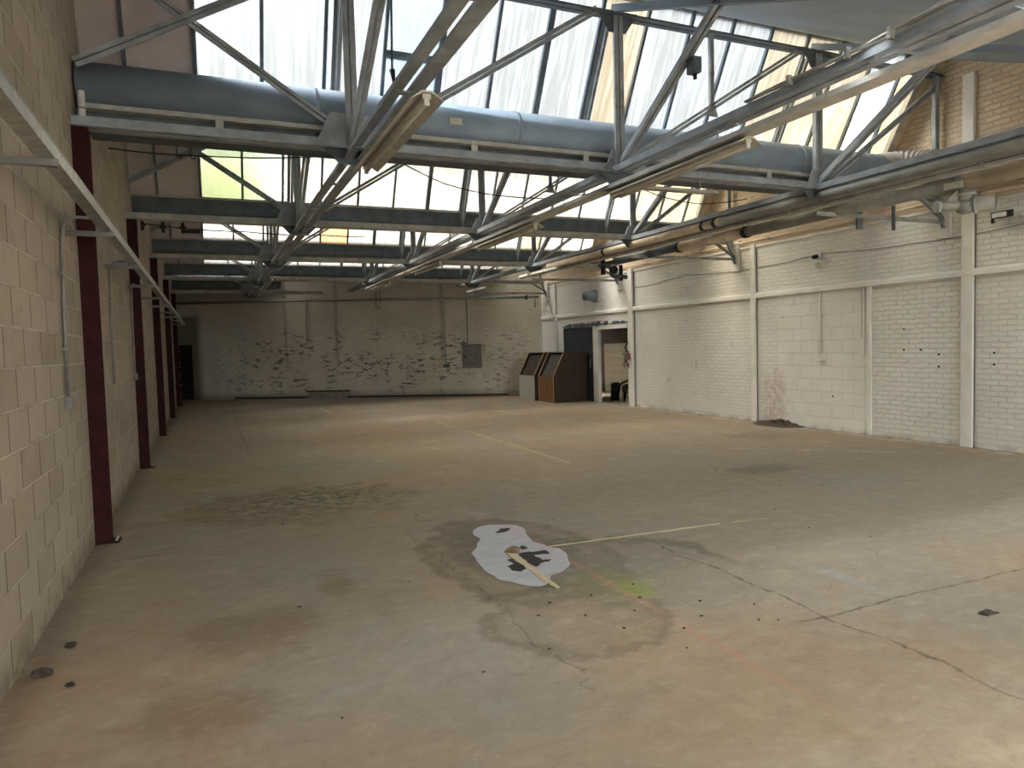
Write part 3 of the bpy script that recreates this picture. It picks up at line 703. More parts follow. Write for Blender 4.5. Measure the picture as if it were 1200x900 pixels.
v = thing('valve_assembly', 'dark valves at the far end of the lower right-hand pipe', 'valve', (7.95, 12.9, 3.2))
MB().tube(bend([(7.85, 12.6, 3.315), (7.85, 13.3, 3.315), (8.2, 13.35, 3.30), (8.2, 13.35, 3.1), (8.6, 13.35, 3.08)], .08, 5), .045, 12).build('pipe_bend', M['steel_dark'], v)
MB().cyl((7.85, 13.1, 3.10), (7.85, 13.1, 3.42), .05, 12).build('valve_body', M['black'], v)
MB().cyl((8.45, 13.35, 3.0), (8.45, 13.35, 3.34), .045, 12).build('valve_body', M['black'], v)
MB().cyl((8.2, 13.2, 3.22), (8.2, 13.22, 3.22), .09, 14).build('hand_wheel', M['black'], v)
# tee with open stub
f = thing('flue_tee', 'grey cast tee with an open round stub pointing at the right wall', 'duct fitting', (8.3, 5.4, 3.1))
MB().cyl((7.86, 5.26, 3.24), (7.86, 5.26, 3.07), .082, 24).build('drop_leg', M['lag_grey'], f)
MB().cyl((7.86, 5.26, 3.16), (7.86, 5.26, 3.19), .095, 24).build('collar', M['steel_pale'], f)
MB().tube([(7.86, 5.26, 3.10), (7.86, 5.26, 3.05), (7.86, 5.26, 2.99), (7.86, 5.26, 2.965)], [.085, .11, .10, .05], 24).build('elbow', M['lag_grey'], f)
sb = MB(); n = 24
a0, b0 = Vector((7.86, 5.26, 3.06)), Vector((7.97, 5.01, 3.06))
sb.tube([a0, b0, b0, a0], [.085, .085, .070, .070], 24, cap=False); sb.build('open_stub', M['lag_grey'], f)
MB().cyl(a0+(b0-a0)*.5, a0+(b0-a0)*.54, .072, 24).build('stub_shade_disc', M['black'], f)  # black disc stands for the shade inside the open stub
MB().cyl(a0+(b0-a0)*.30, a0+(b0-a0)*.38, .105, 24).build('collar', M['steel_pale'], f)
MB().cyl((7.58, 5.40, 3.05), (7.84, 5.27, 3.06), .05, 14).build('side_pipe', M['lag_grey'], f)
MB().cyl((7.56, 5.41, 3.05), (7.60, 5.39, 3.05), .065, 14).build('side_flange', M['lag_grey'], f)
MB().box((7.742, 5.22, 3.25), (7.756, 5.44, 3.32)).build('label_plate', M['enamel'], f)
MB().extr([(7.66, 5.36, 3.10), (7.79, 5.30, 3.10), (7.79, 5.30, 3.24)], (0, .02, 0)).build('gusset_fin', M['lag_grey'], f)
tag(MB().box((8.20, 6.98, 3.09), (8.30, 7.01, 3.42)).build('hanger_strap', M['steel_dark']), 'dark flat vertical hanger strap below the right pipes, nearer the back', 'hanger')
tag(MB().box((8.78, 6.89, 3.08), (8.82, 6.92, 3.42)).build('hanger_strap', M['steel_dark']), 'thin dark vertical hanger strap between the wide strap and the tee', 'hanger')
# cross braces carrying the pipes, one to each pier
for y, lb in ((6.95, 'steel cross bracket from right wall carrying the pipes near the flexible duct'), (11.35, 'steel cross bracket from the middle pier carrying the pipes'), (15.8, 'steel cross bracket from the pier beside the doorway'), (20.0, 'steel cross bracket in the far right corner')):
    b_ = thing('pipe_bracket', lb, 'bracket', (XR, y, 3.4))
    MB().sect((7.45, y, 3.26), (XR, y, 3.26), [(-.03, -.03), (.03, -.03), (.03, -.022), (-.022, -.022), (-.022, .03), (-.03, .03)]).build('arm', M['steel_pale'], b_)
    MB().dangle((XR-.03, y, 3.28), (XR-.62, y, 3.62), .06, .05, .008, .01).build('brace', M['steel'], b_)
    MB().dangle((XR-.03, y, 3.15), (XR-.25, y, 3.62), .06, .05, .008, .01).build('brace', M['steel'], b_)
    MB().box((XR-.06, y-.10, 3.02), (XR, y+.10, 3.62)).build('wall_plate', M['wpaint'], b_)
# small-bore pipe along the right wall
c_ = thing('wall_pipe', 'thin pale pipe running along the top of the right wall paint', 'pipe', (XR-.05, 0, 3.55))
MB().tube([(XR-.05, 1, 3.55), (XR-.05, 20.3, 3.55)], .02, 10).build('tube', M['lag'], c_)
for y in range(2, 20, 2): MB().box((XR-.07, y+.4, 3.52), (XR, y+.43, 3.58)).build('clip', M['steel'], c_)
def sag(pts, n=8):
    out = []
    for a, b in zip(pts, pts[1:]):
        a = Vector(a); b = Vector(b)
        for i in range(n):
            t = i/n; p = a.lerp(b, t); p.z -= .08*(b-a).length*t*(1-t)*.8; out.append(p)
    return out+[Vector(pts[-1])]
tag(MB().tube(sag([(XR-.015, 1, 3.05), (XR-.015, 5.85, 3.05), (XR-.015, 7.5, 3.02), (XR-.015, 9.2, 3.10), (XR-.015, 10.7, 3.03), (XR-.015, 13, 3.12), (XR-.015, 15.1, 3.02)]), .006, 6).build('wall_cable', M['conduit']), 'thin cable sagging along the upper right wall', 'cable')
# festoon cables in the second bay
tag(MB().tube(sag([(2.41, 9.0, 4.03), (2.98, 9, 3.80), (3.58, 9, 3.70), (4.49, 9, 3.69), (5.32, 9, 3.83), (5.91, 9, 3.99)], 6), .008, 6).build('slack_cable', M['black']), 'slack black cable looping behind the nearest truss, left loop', 'cable')
tag(MB().tube(sag([(5.91, 9.0, 3.98), (6.52, 9, 3.82), (7.16, 9, 3.76), (8.1, 9, 3.89)], 6), .008, 6).build('slack_cable', M['black']), 'slack black cable looping behind the nearest truss, right loop', 'cable')
tag(MB().tube(sag([(-.9, 9.0, 3.93), (.0, 9, 3.92), (1.44, 9, 4.03), (2.0, 9, 3.98)], 6), .008, 6).build('slack_cable', M['black']), 'thin black cable in front of the mossy panes', 'cable')
w3 = tag(MB().tube(sag([(-.94, 14, 3.95), (.78, 14, 3.87), (2.2, 14, 3.86), (3.0, 14, 3.87)], 6), .010, 6).build('slack_cable', M['black']), 'black cable below the third glazing strip, crossing the orange pane', 'cable')
for x, z, lb in ((-.95, 3.93, 'black cable clamp at the left wall under the second truss'), (-.62, 3.9, 'black cable clamp, middle of three left of the third glazing strip'), (-.3, 3.9, 'black cable clamp with side arm beside the third glazing strip')):
    h = thing('cable_clamp', lb, 'clamp', (x, 14, z))
    MB().box((x-.03, 13.98, z-.10), (x+.03, 14.02, z+.12)).build('body', M['black'], h)
    MB().box((x-.06, 13.97, z-.02), (x+.06, 14.03, z+.02)).build('jaw', M['black'], h)
    if x > -.4: MB().box((x+.03, 13.98, z-.09), (x+.28, 14.02, z-.03)).build('side_arm', M['black'], h)
for x, lb in ((-.24, 'dark hanging hook left of the mossy panes, left one'), (-.08, 'dark hanging hook left of the mossy panes, right one')):
    z = 4.16
    h = thing('hook', lb, 'hook', (x, 10, z))
    hp = [(x, 10, z+.15), (x, 10, z)] + [(x+.028+.028*math.cos(math.pi+i*math.pi/6), 10, z-.0+.028*math.sin(math.pi+i*math.pi/6)) for i in range(1, 8)]
    MB().tube(hp, .007, 8).build('shank', M['black'], h)
    MB().box((x-.04, 9.97, z+.12), (x+.04, 10.03, z+.22)).build('block', M['black'], h)
# conduit drop and junction in the near bay
r = thing('drop_conduit', 'thin dark conduit dropping beside the opening vent in the nearest glazing', 'conduit', (1.8, 6.9, 4.3))
MB().cyl((1.81, 6.9, 5.3), (1.79, 6.9, 4.35), .012, 8).build('tube', M['steel_dark'], r)
MB().tube([(1.79, 6.9, 4.36), (1.80, 6.9, 4.28), (1.82, 6.9, 4.22), (1.79, 6.9, 4.16)], [.03, .02, .03, .02], 10).build('plug', M['black'], r)
x = thing('junction_box', 'small dark box fixed to the raking strut of the nearest truss', 'box', (5.0, 5.5, 4.3))
MB().box((4.47, 5.68, 4.25), (4.57, 5.80, 4.40)).build('case', M['steel_dark'], x, bevel=.006)
MB().cyl((4.53, 5.74, 4.25), (4.53, 5.74, 4.20), .02, 8).build('gland', M['black'], x)
BENT = bend([(7.62, 4.95, 4.54), (7.8, 5.13, 4.61)], .1)
# curved conduit on the boarded slope at right
tag(MB().tube(BENT, .014, 8).build('bent_conduit', M['steel_pale']), 'curved thin conduit under the boarded roof slope, upper right', 'conduit')

# ------------------------------------------------------------------ right wall fittings
def wconduit(y, z0, z1, lb, box):
    c_ = thing('wall_conduit', lb, 'conduit', (XR, y, z0))
    MB().cyl((XR-.018, y, z0), (XR-.018, y, z1), .013, 10).build('tube', M['wpaint'], c_)
    for q in (z0+.3, z0+.75): MB().box((XR-.036, y-.02, q), (XR, y+.02, q+.02)).build('saddle', M['wpaint'], c_)
    if box:
        MB().box((XR-.05, y-.12, z0-.07), (XR, y+.03, z0+.02)).build('socket', M['wpaint'], c_, bevel=.006)
        MB().box((XR-.055, y-.04, z0-.085), (XR-.01, y+.05, z0-.01)).build('socket', M['wpaint'], c_, bevel=.006)
wconduit(9.24, 1.29, 2.45, 'white conduit ending in twin sockets on the painted block panel', True)
c_ = thing('mini_trunking', 'white vertical trunking strip beside the brick panel edge, no socket', 'trunking', (XR, 8.36, 1.3))
MB().box((XR-.03, 8.335, 1.29), (XR, 8.385, 2.45)).build('channel', M['wpaint'], c_); MB().box((XR-.034, 8.355, 1.6), (XR-.03, 8.365, 2.45)).build('lid_seam', M['conduit'], c_)
tag(MB().box((XR-.035, 12.68, 1.02), (XR, 12.76, 1.22)).build('blank_plate', M['wpaint'], bevel=.005), 'small white vertical blank plate on painted brick left of the middle pier', 'plate')
s_ = thing('wall_lamp', 'small weathered bulkhead lamp bracket high on the right wall', 'lamp', (XR, 9.3, 3.0))
MB().box((XR-.06, 9.22, 3.02), (XR, 9.34, 3.10)).build('back_plate', M['white_pl'], s_, bevel=.005)
MB().cyl((XR-.05, 9.26, 3.05), (XR-.16, 9.24, 3.03), .035, 14).build('lamp_head', M['black'], s_)
MB().box((XR-.08, 9.26, 2.86), (XR, 9.30, 2.95)).build('lower_clip', M['white_pl'], s_)
s_ = thing('security_light', 'small black and white floodlight on the right wall below the open flue stub', 'lamp', (XR, 6.2, 3.15))
MB().box((XR-.05, 6.12, 3.17), (XR, 6.22, 3.27)).build('mount', M['white_pl'], s_)
MB().extr([(XR-.06, 5.98, 3.17), (XR-.17, 5.98, 3.15), (XR-.18, 5.98, 3.24), (XR-.06, 5.98, 3.26)], (0, .22, 0)).build('lamp_head', M['black'], s_)
MB().box((XR-.185, 6.0, 3.165), (XR-.174, 6.18, 3.225)).build('lens', M['white_pl'], s_)
MB().cyl((XR-.03, 6.27, 3.12), (XR-.03, 6.27, 3.26), .02, 10).build('sensor', M['black'], s_)
e = thing('extract_vent', 'short round black vent spigot high on the right wall near the back', 'vent', (XR, 17.2, 2.95))
ev = MB(); ev.tube([(XR, 17.08, 2.95), (XR-.32, 17.1, 2.95), (XR-.32, 17.1, 2.95), (XR-.0, 17.08, 2.95)], [.13, .13, .118, .118], 24, cap=False); ev.build('spigot', M['duct'], e)
MB().cyl((XR-.316, 17.1, 2.95), (XR-.31, 17.1, 2.95), .119, 24).build('mouth_shade_disc', M['black'], e)  # black disc at the mouth makes the shaded inside of the spigot
MB().box((XR-.02, 16.92, 2.79), (XR, 17.24, 3.11)).build('flange', M['steel'], e)
for y, z, lb in ((7.05, 1.33, 'upper of two dark fixing holes just left of the rightmost pier'), (7.05, 1.15, 'lower of two dark fixing holes just left of the rightmost pier'), (6.25, 1.35, 'upper of two dark fixing holes right of the rightmost pier'), (6.25, 1.19, 'lower of two dark fixing holes right of the rightmost pier'),
                 (8.98, .60, 'dark round hole low on the block panel below the twin sockets'), (7.62, 1.72, 'highest dark fixing hole in the brick panel right of the narrow pier'), (7.62, 1.40, 'dark fixing hole below the highest one in the right brick panel'), (7.34, 1.40, 'dark fixing hole midway along the right brick panel')):
    tag(MB().cyl((XR-.006, y, z), (XR+.002, y, z), .016, 8).build('wall_plug', M['black']), lb, 'fixing hole', 'fixing holes in the white wall')

# ------------------------------------------------------------------ doorway
fr = thing('sliding_door', 'dark slate-blue sheet metal door left of the open doorway', 'door', (XR, 18, 0))
MB().box((XR+.03, 17.2, 0), (XR+.08, DY1, 2.10)).build('panel', M['slate_door'], fr)
MB().box((XR+.02, 17.2, .0), (XR+.03, 17.28, 2.1)).build('stile', M['slate_door'], fr)
MB().box((XR+.02, 18.92, .0), (XR+.03, DY1, 2.1)).build('stile', M['slate_door'], fr)
MB().cyl((XR+.0, 17.4, .95), (XR+.0, 17.4, 1.2), .012, 8).build('handle', M['steel'], fr)
struct(MB().box((XR-.02, 16.93, 0), (XR+.08, 17.2, 2.12)).build('trim_8', M['wpaint']))
struct(MB().box((XR-.02, DY0, 2.02), (XR+.10, 17.0, 2.14)).build('trim_9', M['wpaint']))
lt = MB()
random.seed(3)
for i in range(26):
    y = DY0+(DY1-DY0)*i/26; h = random.uniform(.01, .10)
    lt.box((XR-.03, y, 2.15-h*.3), (XR+.01, y+.15, 2.15+h))
tag(lt.build('torn_sealant', M['steel_dark']), 'ragged dark torn seal along the head of the doorway', 'seal')
tag(MB().box((XR+1.3, 14.6, 1.62), (XR+1.36, 20.0, 2.6)).build('hanging_board', M['brown_ply']), 'dark brown board hanging across the room behind the doorway', 'board')
random.seed(5)
jl = ['dark upright drum among the clutter behind the doorway', 'pale bottle-shaped canister behind the doorway', 'brown sack slumped at the back of the doorway clutter', 'stack of grey slabs on the right of the doorway clutter', 'black bent pipe leaning behind the doorway']
tag(MB().tube([(XR+.75, 17.3, 0), (XR+.75, 17.3, .45), (XR+.75, 17.3, .5)], [.14, .14, .10], 18).build('drum', M['black']), jl[0], 'drum')
tag(MB().tube([(XR+.6, 16.75, 0), (XR+.6, 16.75, .25), (XR+.6, 16.75, .3), (XR+.6, 16.75, .38)], [.06, .06, .03, .025], 14).build('canister', M['white_pl']), jl[1], 'canister')
sk = bmesh.new(); bmesh.ops.create_icosphere(sk, subdivisions=3, radius=.3)
for v_ in sk.verts:
    v_.co.z *= .8; v_.co += v_.co.normalized()*random.uniform(-.02, .02); v_.co += Vector((XR+1.0, 16.9, .23))
    v_.co.z = max(0, v_.co.z)
mb = MB(); mb.b.free(); mb.b = sk; tag(mb.build('sack', M['brown_ply']), jl[2], 'sack')
for i in range(4):
    tag(MB().box((XR+.5+.02*i, 15.75+.02*i, .13*i), (XR+.95, 16.4-.02*i, .13*i+.12)).build('concrete_slab', M['rubble'], bevel=.01), ['lowest', 'second lowest', 'third', 'topmost'][i]+' grey slab of the stack behind the doorway', 'slab')
tag(MB().tube(bend([(XR+.45, 17.0, 0), (XR+.5, 16.7, .5), (XR+.6, 16.3, .62)], .2, 6), .03, 10).build('bent_pipe', M['black']), jl[4], 'pipe')
cw = thing('cable_tangle', 'tangle of dark cable and red tape hanging by the right door jamb', 'cable', (XR-.04, 15.38, 1.3))
random.seed(11)
for q in range(3):
    pp = [(XR-.085, 15.40-.05*q, 1.62)]
    for i in range(9): pp.append((XR-.09-random.uniform(0, .05), 15.38+random.uniform(-.16, .1), 1.58-.07*i-random.uniform(0, .03)))
    MB().tube(pp, .012, 6).build('cable', M['black'], cw)
MB().box((XR-.12, 15.20, 1.20), (XR-.10, 15.25, 1.36)).build('red_tape', M['red_rag'], cw)

# ------------------------------------------------------------------ plywood display units
def unit(y0, y1, xf, front, side, inner, label, rotd):
    o = thing('display_cabinet', label, 'cabinet', (xf, y0, 0))
    xb_ = XR-.14 if y1 > 18.6 else XR-.015
    z1, z2 = .745, 1.41; xt = xf+.34; t_ = .035
    prof = [(xf, 0), (xb_, 0), (xb_, z2), (xt, z2), (xf, z1)]
    for ya in (y0, y1-t_):
        MB().extr([(x, ya, z) for x, z in prof], (0, t_, 0)).build('side_panel', side, o)
        MB().beam((xf-.004, ya+t_/2, z1), (xt, ya+t_/2, z2+.002), t_+.006, .012).build('edge_strip', M['ply_edge'], o)
        MB().box((xf-.006, ya-.002, 0), (xf, ya+t_+.002, z1)).build('edge_strip', M['ply_edge'] if front is M['oak'] else M['white_board'], o)
    MB().box((xf, y0+t_, 0), (xf+.02, y1-t_, z1-.01)).build('front_panel', front, o)
    MB().box((xb_-.02, y0+t_, 0), (xb_, y1-t_, z2)).build('back_panel', side, o)
    MB().box((xt, y0+t_, z2-.02), (xb_-.02, y1-t_, z2)).build('top_panel', side, o)
    MB().extr([(xf+.05, y0+t_, z1-.06), (xt+.06, y0+t_, z2-.05), (xt+.08, y0+t_, z2-.05), (xf+.07, y0+t_, z1-.06)], (0, y1-y0-2*t_, 0)).build('sloping_panel', inner, o)
    return o
unit(18.64, 19.74, 8.77, M['white_board'], M['brown_ply'], M['brown_ply'], 'sloping-front cabinet with white front panel, farther of the pair', 0)
unit(17.58, 18.56, 8.86, M['oak'], M['brown_ply'], M['grey_board'], 'sloping-front cabinet with oak front panel and dark brown side, nearer of the pair', 0)

# ------------------------------------------------------------------ back wall fittings
wd_ = Vector((1, -.69, 0)).normalized(); wn_ = Vector((-.69, -1, 0)).normalized()
def onb(x, z, off=0): return Vector((x, yb(x), z))+wn_*off
def bbox(x0, x1, z0, z1, d0, d1):
    mb = MB(); a = onb(x0, z0, d0); b = onb(x1, z0, d0); c = onb(x1, z0, d1); dd = onb(x0, z0, d1)
    mb.extr([a, b, c, dd], (0, 0, z1-z0)); return mb
e = thing('electrical_cabinet', 'grey metal distribution cabinet on the back wall', 'cabinet', onb(8.0, .95))
bbox(7.77, 8.27, .95, 1.70, 0, .16).build('case', M['cabinet_grey'], e, bevel=.01)
cd_ = bbox(7.80, 8.24, .98, 1.67, .16, .175).build('door', M['cabinet_grey'], e)
bbox(7.75, 8.29, 1.68, 1.72, 0, .19).build('hood', M['steel_dark'], e)
bbox(7.83, 7.86, 1.28, 1.36, .175, .20).build('latch', M['black'], cd_)
tag(MB().tube([onb(7.9, 1.7, .03), onb(7.9, 3.3, .03)], .018, 8).build('wall_conduit', M['lag_grey']), 'vertical conduit rising from the grey cabinet on the back wall', 'conduit')
c_ = thing('wall_conduit', 'vertical conduit with small box left of the grey cabinet on the back wall', 'conduit', onb(7.25, 1))
MB().tube([onb(7.27, 1.05, .03), onb(7.27, 3.4, .03)], .016, 8).build('tube', M['lag_grey'], c_)
bbox(7.2, 7.36, .98, 1.08, 0, .07).build('switch_box', M['steel_dark'], c_)
tag(MB().tube([onb(3.2, 1.95, .03), onb(3.2, 3.5, .03)], .02, 8).build('wall_conduit', M['lag_grey']), 'short vertical conduit on the left half of the back wall', 'conduit')
p = thing('cross_pipe', 'brown pipe running level along the top of the back wall', 'pipe', onb(-.9, 3.4, .2))
MB().tube([onb(-.93, 3.46, .22), onb(3.5, 3.36, .22), onb(9.9, 3.17, .22)], .045, 14).build('tube', M['lag_grey'], p)
MB().tube([onb(9.55, 3.17, .22), onb(9.60, 3.17, .22)], .075, 14).build('flange', M['black'], p)
MB().tube(bend([onb(9.75, 3.17, .22), onb(9.80, 3.17, .22), onb(9.80, 2.85, .22)], .05), .03, 10).build('drop_leg', M['steel_pale'], p)
for x in (1.7, 5.3): MB().tube([onb(x, 3.7, .22), onb(x, 3.35, .22)], .012, 8).build('hanger_rod', M['steel'], p)
h = thing('hook', 'dark hanging hook on the pipe in front of the back wall', 'hook', onb(5.45, 3.2, .25))
MB().tube([onb(5.4, 3.62, .3), onb(5.4, 3.05, .3), onb(5.46, 2.98, .3), onb(5.52, 3.05, .3)], .012, 8).build('shank', M['black'], h)
MB().tube([onb(5.52, 3.62, .3), onb(5.52, 3.2, .3)], .010, 8).build('chain', M['black'], h)
# dark opening low at the left of the back wall: black sheet for its shade
def void_mat():
    g = NG('shaded_opening'); g.col((.012, .009, .007), .95); return g.m
M['void'] = void_mat()
struct(bbox(-.95, -.50, .02, 1.98, -.01, .012).build('door_1', M['void']))
dr = MB(); random.seed(9)
for i in range(14):
    z = .1+i*.135; dx = random.uniform(.02, .1); a = onb(-.96, z, .012)
    b = onb(-.96+dx, z, .03); mb_ = bbox(-.965, -.965+dx, z, z+.07, .0, .03)
    dr.b.from_mesh(mb_.build('tmp', M['soil']).data)
for o in [o for o in bpy.data.objects if o.name.startswith('tmp')]: bpy.data.objects.remove(o)
tag(dr.build('toothed_brick_edge', M['back']), 'ragged toothed brick edge at the left of the dark opening in the back wall', 'brick edge')
pl_ = thing('plinth', 'low pale plinth at the foot of the back wall', 'plinth', onb(3.8, 0, .1))
bbox(3.2, 4.4, 0, .24, 0, .16).build('body', M['rubble'], pl_); bbox(3.15, 4.45, .24, .28, 0, .2).build('cap', M['soil'], pl_)
tag(MB().tube([onb(.9, .06, .12), onb(4, .06, .12), onb(9, .06, .12)], .03, 8).build('floor_pipe', M['soil']), 'dark pipe along the foot of the back wall', 'pipe')

# ------------------------------------------------------------------ floor markings, puddle, debris
def paint(name, col_, cut=.5):
    g = NG(name); n = g.noise(26, 6, .75); n2 = g.noise(4, 4)
    g.col(g.mix(g.ramp(n2, .3, .7), tuple(v*.8 for v in col_), col_), .8)
    tr = g.t.nodes.new('ShaderNodeBsdfTransparent'); mx = g.t.nodes.new('ShaderNodeMixShader')
    g.put(mx.inputs[0], g.ramp(g.math('ADD', n, g.math('MULTIPLY', n2, .35)), cut, cut+.08))
    g.t.links.new(tr.outputs[0], mx.inputs[1]); g.t.links.new(g.b.outputs[0], mx.inputs[2]); g.t.links.new(mx.outputs[0], g.out.inputs[0])
    return g.m
PY = paint('worn_yellow_paint', (.50, .39, .20), .52); PY2 = paint('very_worn_yellow_paint', (.44, .35, .2), .64); PYs = paint('solid_yellow_paint', (.66, .54, .33), .40)
PW = paint('worn_white_paint', (.62, .59, .52), .66)
def fline(p, q, w_, m_, lb):
    a = Vector((*p, .0015)); b = Vector((*q, .0015)); n = int((b-a).length/.1)+2
    mb = MB(); d_ = (b-a).normalized(); s2 = Vector((-d_.y, d_.x, 0)); random.seed(int(abs(p[0]*100+p[1]*37)))
    L_ = [a.lerp(b, i/n)+s2*(w_/2+random.uniform(-.006, .006)) for i in range(n+1)]; R_ = [a.lerp(b, i/n)-s2*(w_/2+random.uniform(-.006, .006)) for i in range(n+1)]
    for i in range(n): mb.poly([L_[i], R_[i], R_[i+1], L_[i+1]])
    return tag(mb.build('floor_line', m_), lb, 'floor marking')
fline((2.42, 5.02), (4.1, 4.93), .035, PYs, 'yellow painted line running right from the puddle')
fline((4.22, 4.92), (4.58, 4.87), .03, PY, 'short detached end of the yellow line right of the puddle')
fline((4.50, 8.5), (4.58, 14.9), .05, PY, 'long worn yellow line running away in the middle of the floor')
fline((2.83, 17.2), (2.93, 20.8), .06, PY, 'short far yellow line near the back wall')
fline((4.75, 8.42), (7.7, 8.27), .04, PY2, 'faint yellow cross line right of the long line')
fline((1.9, 8.75), (4.3, 8.72), .04, PY2, 'faint pale cross line left of the long yellow line')
fline((8.05, 10.1), (8.5, 9.65), .09, PW, 'bright white paint streak near the middle pier')
fline((7.7, 10.6), (7.95, 10.25), .07, PW, 'small white paint mark beside the longer white streak')
fline((7.2, 8.3), (9.2, 6.4), .04, PW, 'faint white diagonal line on the right of the floor')
fline((6.0, 15.6), (7.2, 15.2), .07, PW, 'faint pale scrape in front of the cabinets')

outline = [(2.072, 5.791), (2.246, 5.905), (2.392, 5.851), (2.488, 5.76), (2.519, 5.629), (2.441, 5.436), (2.395, 5.221), (2.425, 5.109), (2.448, 4.968), (2.519, 4.929), (2.472, 4.781), (2.412, 4.585), (2.357, 4.492), (2.246, 4.405), (2.136, 4.365), (2.02, 4.202), (1.934, 4.235), (1.866, 4.348), (1.799, 4.45), (1.767, 4.562), (1.777, 4.744), (1.805, 4.913), (1.82, 5.102), (1.851, 5.188), (1.913, 5.225), (1.955, 5.349), (2.032, 5.46), (2.038, 5.64)]
d1 = [(2.149, 4.957), (2.219, 4.97), (2.266, 4.944), (2.388, 4.93), (2.371, 4.836), (2.243, 4.855), (2.247, 4.722), (2.314, 4.702), (2.287, 4.668), (2.217, 4.659), (2.133, 4.582), (2.119, 4.65), (2.128, 4.77)]
d2 = [(2.006, 4.836), (2.053, 4.859), (2.05, 4.765), (2.087, 4.683), (2.043, 4.586), (1.995, 4.539), (1.945, 4.609), (1.954, 4.693), (2.022, 4.733)]
d3 = [(2.243, 5.135), (2.282, 5.132), (2.281, 5.042), (2.22, 5.039)]
d4 = [(2.23, 5.617), (2.325, 5.716), (2.403, 5.694), (2.357, 5.61), (2.24, 5.59)]
tape = [(2.074, 4.997), (2.128, 4.985), (2.123, 4.741), (2.084, 4.117), (2.054, 4.084), (2.05, 4.263), (2.063, 4.711), (2.059, 4.938)]
lump = [(2.061, 5.056), (2.151, 5.131), (2.237, 5.12), (2.181, 4.974), (2.11, 4.944)]
def smooth_poly(P, jit=.006, it=2):
    for _ in range(it):
        Q = []
        for a, b in zip(P, P[1:]+P[:1]):
            Q.append((a[0]*.75+b[0]*.25, a[1]*.75+b[1]*.25)); Q.append((a[0]*.25+b[0]*.75, a[1]*.25+b[1]*.75))
        P = Q
    ph = [random.uniform(0, 6.28) for _ in range(6)]; N_ = len(P)
    return [(x+jit*sum(math.sin(2*math.pi*k_*i/N_+ph[k_ % 6]) for k_ in (7, 12, 19)), y+jit*sum(math.cos(2*math.pi*k_*i/N_+ph[k_ % 6]) for k_ in (5, 11, 17))) for i, (x, y) in enumerate(P)]
def jag(P, n=4, j=.012):
    out = []
    for a, b in zip(P, P[1:]+P[:1]):
        for i in range(n):
            t = i/n; out.append((a[0]+(b[0]-a[0])*t+random.uniform(-j, j)*1.3, a[1]+(b[1]-a[1])*t+random.uniform(-j, j)))
    return out
def slab(P, z0, z1): return MB().extr([(x, y, z0) for x, y in P], (0, 0, z1-z0))
def film_mat():
    g = NG('pale_water_film'); n = g.noise(9, 4, .6, g.scale(g.P, (.6, 2, 1))); n2 = g.noise(70, 3)
    c = g.mix(g.ramp(n, .3, .7), (.36, .37, .40), (.47, .47, .50))  # pale grey takes the place of sky reflected in the water
    pk = g.mul(g.line(g.X, 2.43, .035, n, .03), g.ramp(g.Y, 4.6, 5.0), .55)
    c = g.mix(pk, c, (.55, .34, .36))
    g.col(c, .3, 0, .5); g.bump(n2, .1, .002); return g.m
def water_mat():
    g = NG('dark_wet_hole'); g.col((.018, .013, .009), .5, 0, .15); return g.m
random.seed(21)
pd = thing('puddle', 'whitish puddle with a pale film on the concrete floor', 'puddle', (2.1, 4.9, 0))
slab(smooth_poly(outline, .004), .0005, .004).build('pale_film', film_mat(), pd)
WM = water_mat()
for q in (d1, d2, d3, d4):
    slab(jag(q, 4, .007), .0045, .0055).build('dark_hole', WM, pd)
fl = film_mat()
tp = tag(slab(jag(tape, 8, .005), .007, .009).build('floor_line', PYs), 'thick flaking yellow strip lying across the puddle', 'floor marking')
lm = bmesh.new(); P = smooth_poly(lump, .004)
vs = [lm.verts.new((x, y, .006)) for x, y in P]; cx = sum(x for x, y in P)/len(P); cy = sum(y for x, y in P)/len(P)
ct = lm.verts.new((cx, cy, .035)); md = [lm.verts.new((cx+(x-cx)*.6, cy+(y-cy)*.6, .026)) for x, y in P]
for i in range(len(P)):
    j = (i+1) % len(P); lm.faces.new([vs[i], vs[j], md[j], md[i]]); lm.faces.new([md[i], md[j], ct])
mb = MB(); mb.b.free(); mb.b = lm; tag(mb.build('mud_lump', simple('brown_mud', (.2, .13, .075), .8, 0, .3, 30)), 'small brown lump of mud at the top of the yellow strip in the puddle', 'mud lump')

def rock(name, x, y, s, m_, lb, grp, cat='debris', flat=.5):
    b = bmesh.new(); bmesh.ops.create_icosphere(b, subdivisions=1, radius=s)
    sx, sy = random.uniform(.7, 1.5), random.uniform(.7, 1.3)
    for v_ in b.verts:
        v_.co *= random.uniform(.75, 1.15); v_.co.x *= sx; v_.co.y *= sy; v_.co.z *= flat
    mz = min(v_.co.z for v_ in b.verts)
    for v_ in b.verts: v_.co += Vector((x, y, -mz))
    mb = MB(); mb.b.free(); mb.b = b; return tag(mb.build(name, m_), lb, cat, grp)
random.seed(31)
for i in range(46):
    x = random.uniform(.4, 6.2); y = random.uniform(2.4, 8.5)
    if ((x-2.15)/.5)**2+((y-5)/1)**2 < 1: continue
    rock('grit_chip', x, y, random.uniform(.004, .011), M['soil'], 'tiny dark chip of debris on the dry concrete floor away from the puddle', 'grit chips scattered on the floor', 'grit chip')
for x, y in ((1.75, 3.75), (1.9, 3.9), (2.0, 3.62), (2.3, 3.55), (2.45, 3.72), (2.6, 3.3), (2.75, 3.5), (2.85, 3.1), (2.95, 3.05), (2.1, 3.35), (2.55, 3.95), (2.2, 3.9), (1.6, 3.3), (2.4, 3.2), (3.0, 3.3)):
    rock('grit_chip', x, y, .010, M['soil'], 'small black speck of grit on the damp floor in front of the puddle', 'grit specks in front of the puddle', 'grit chip')
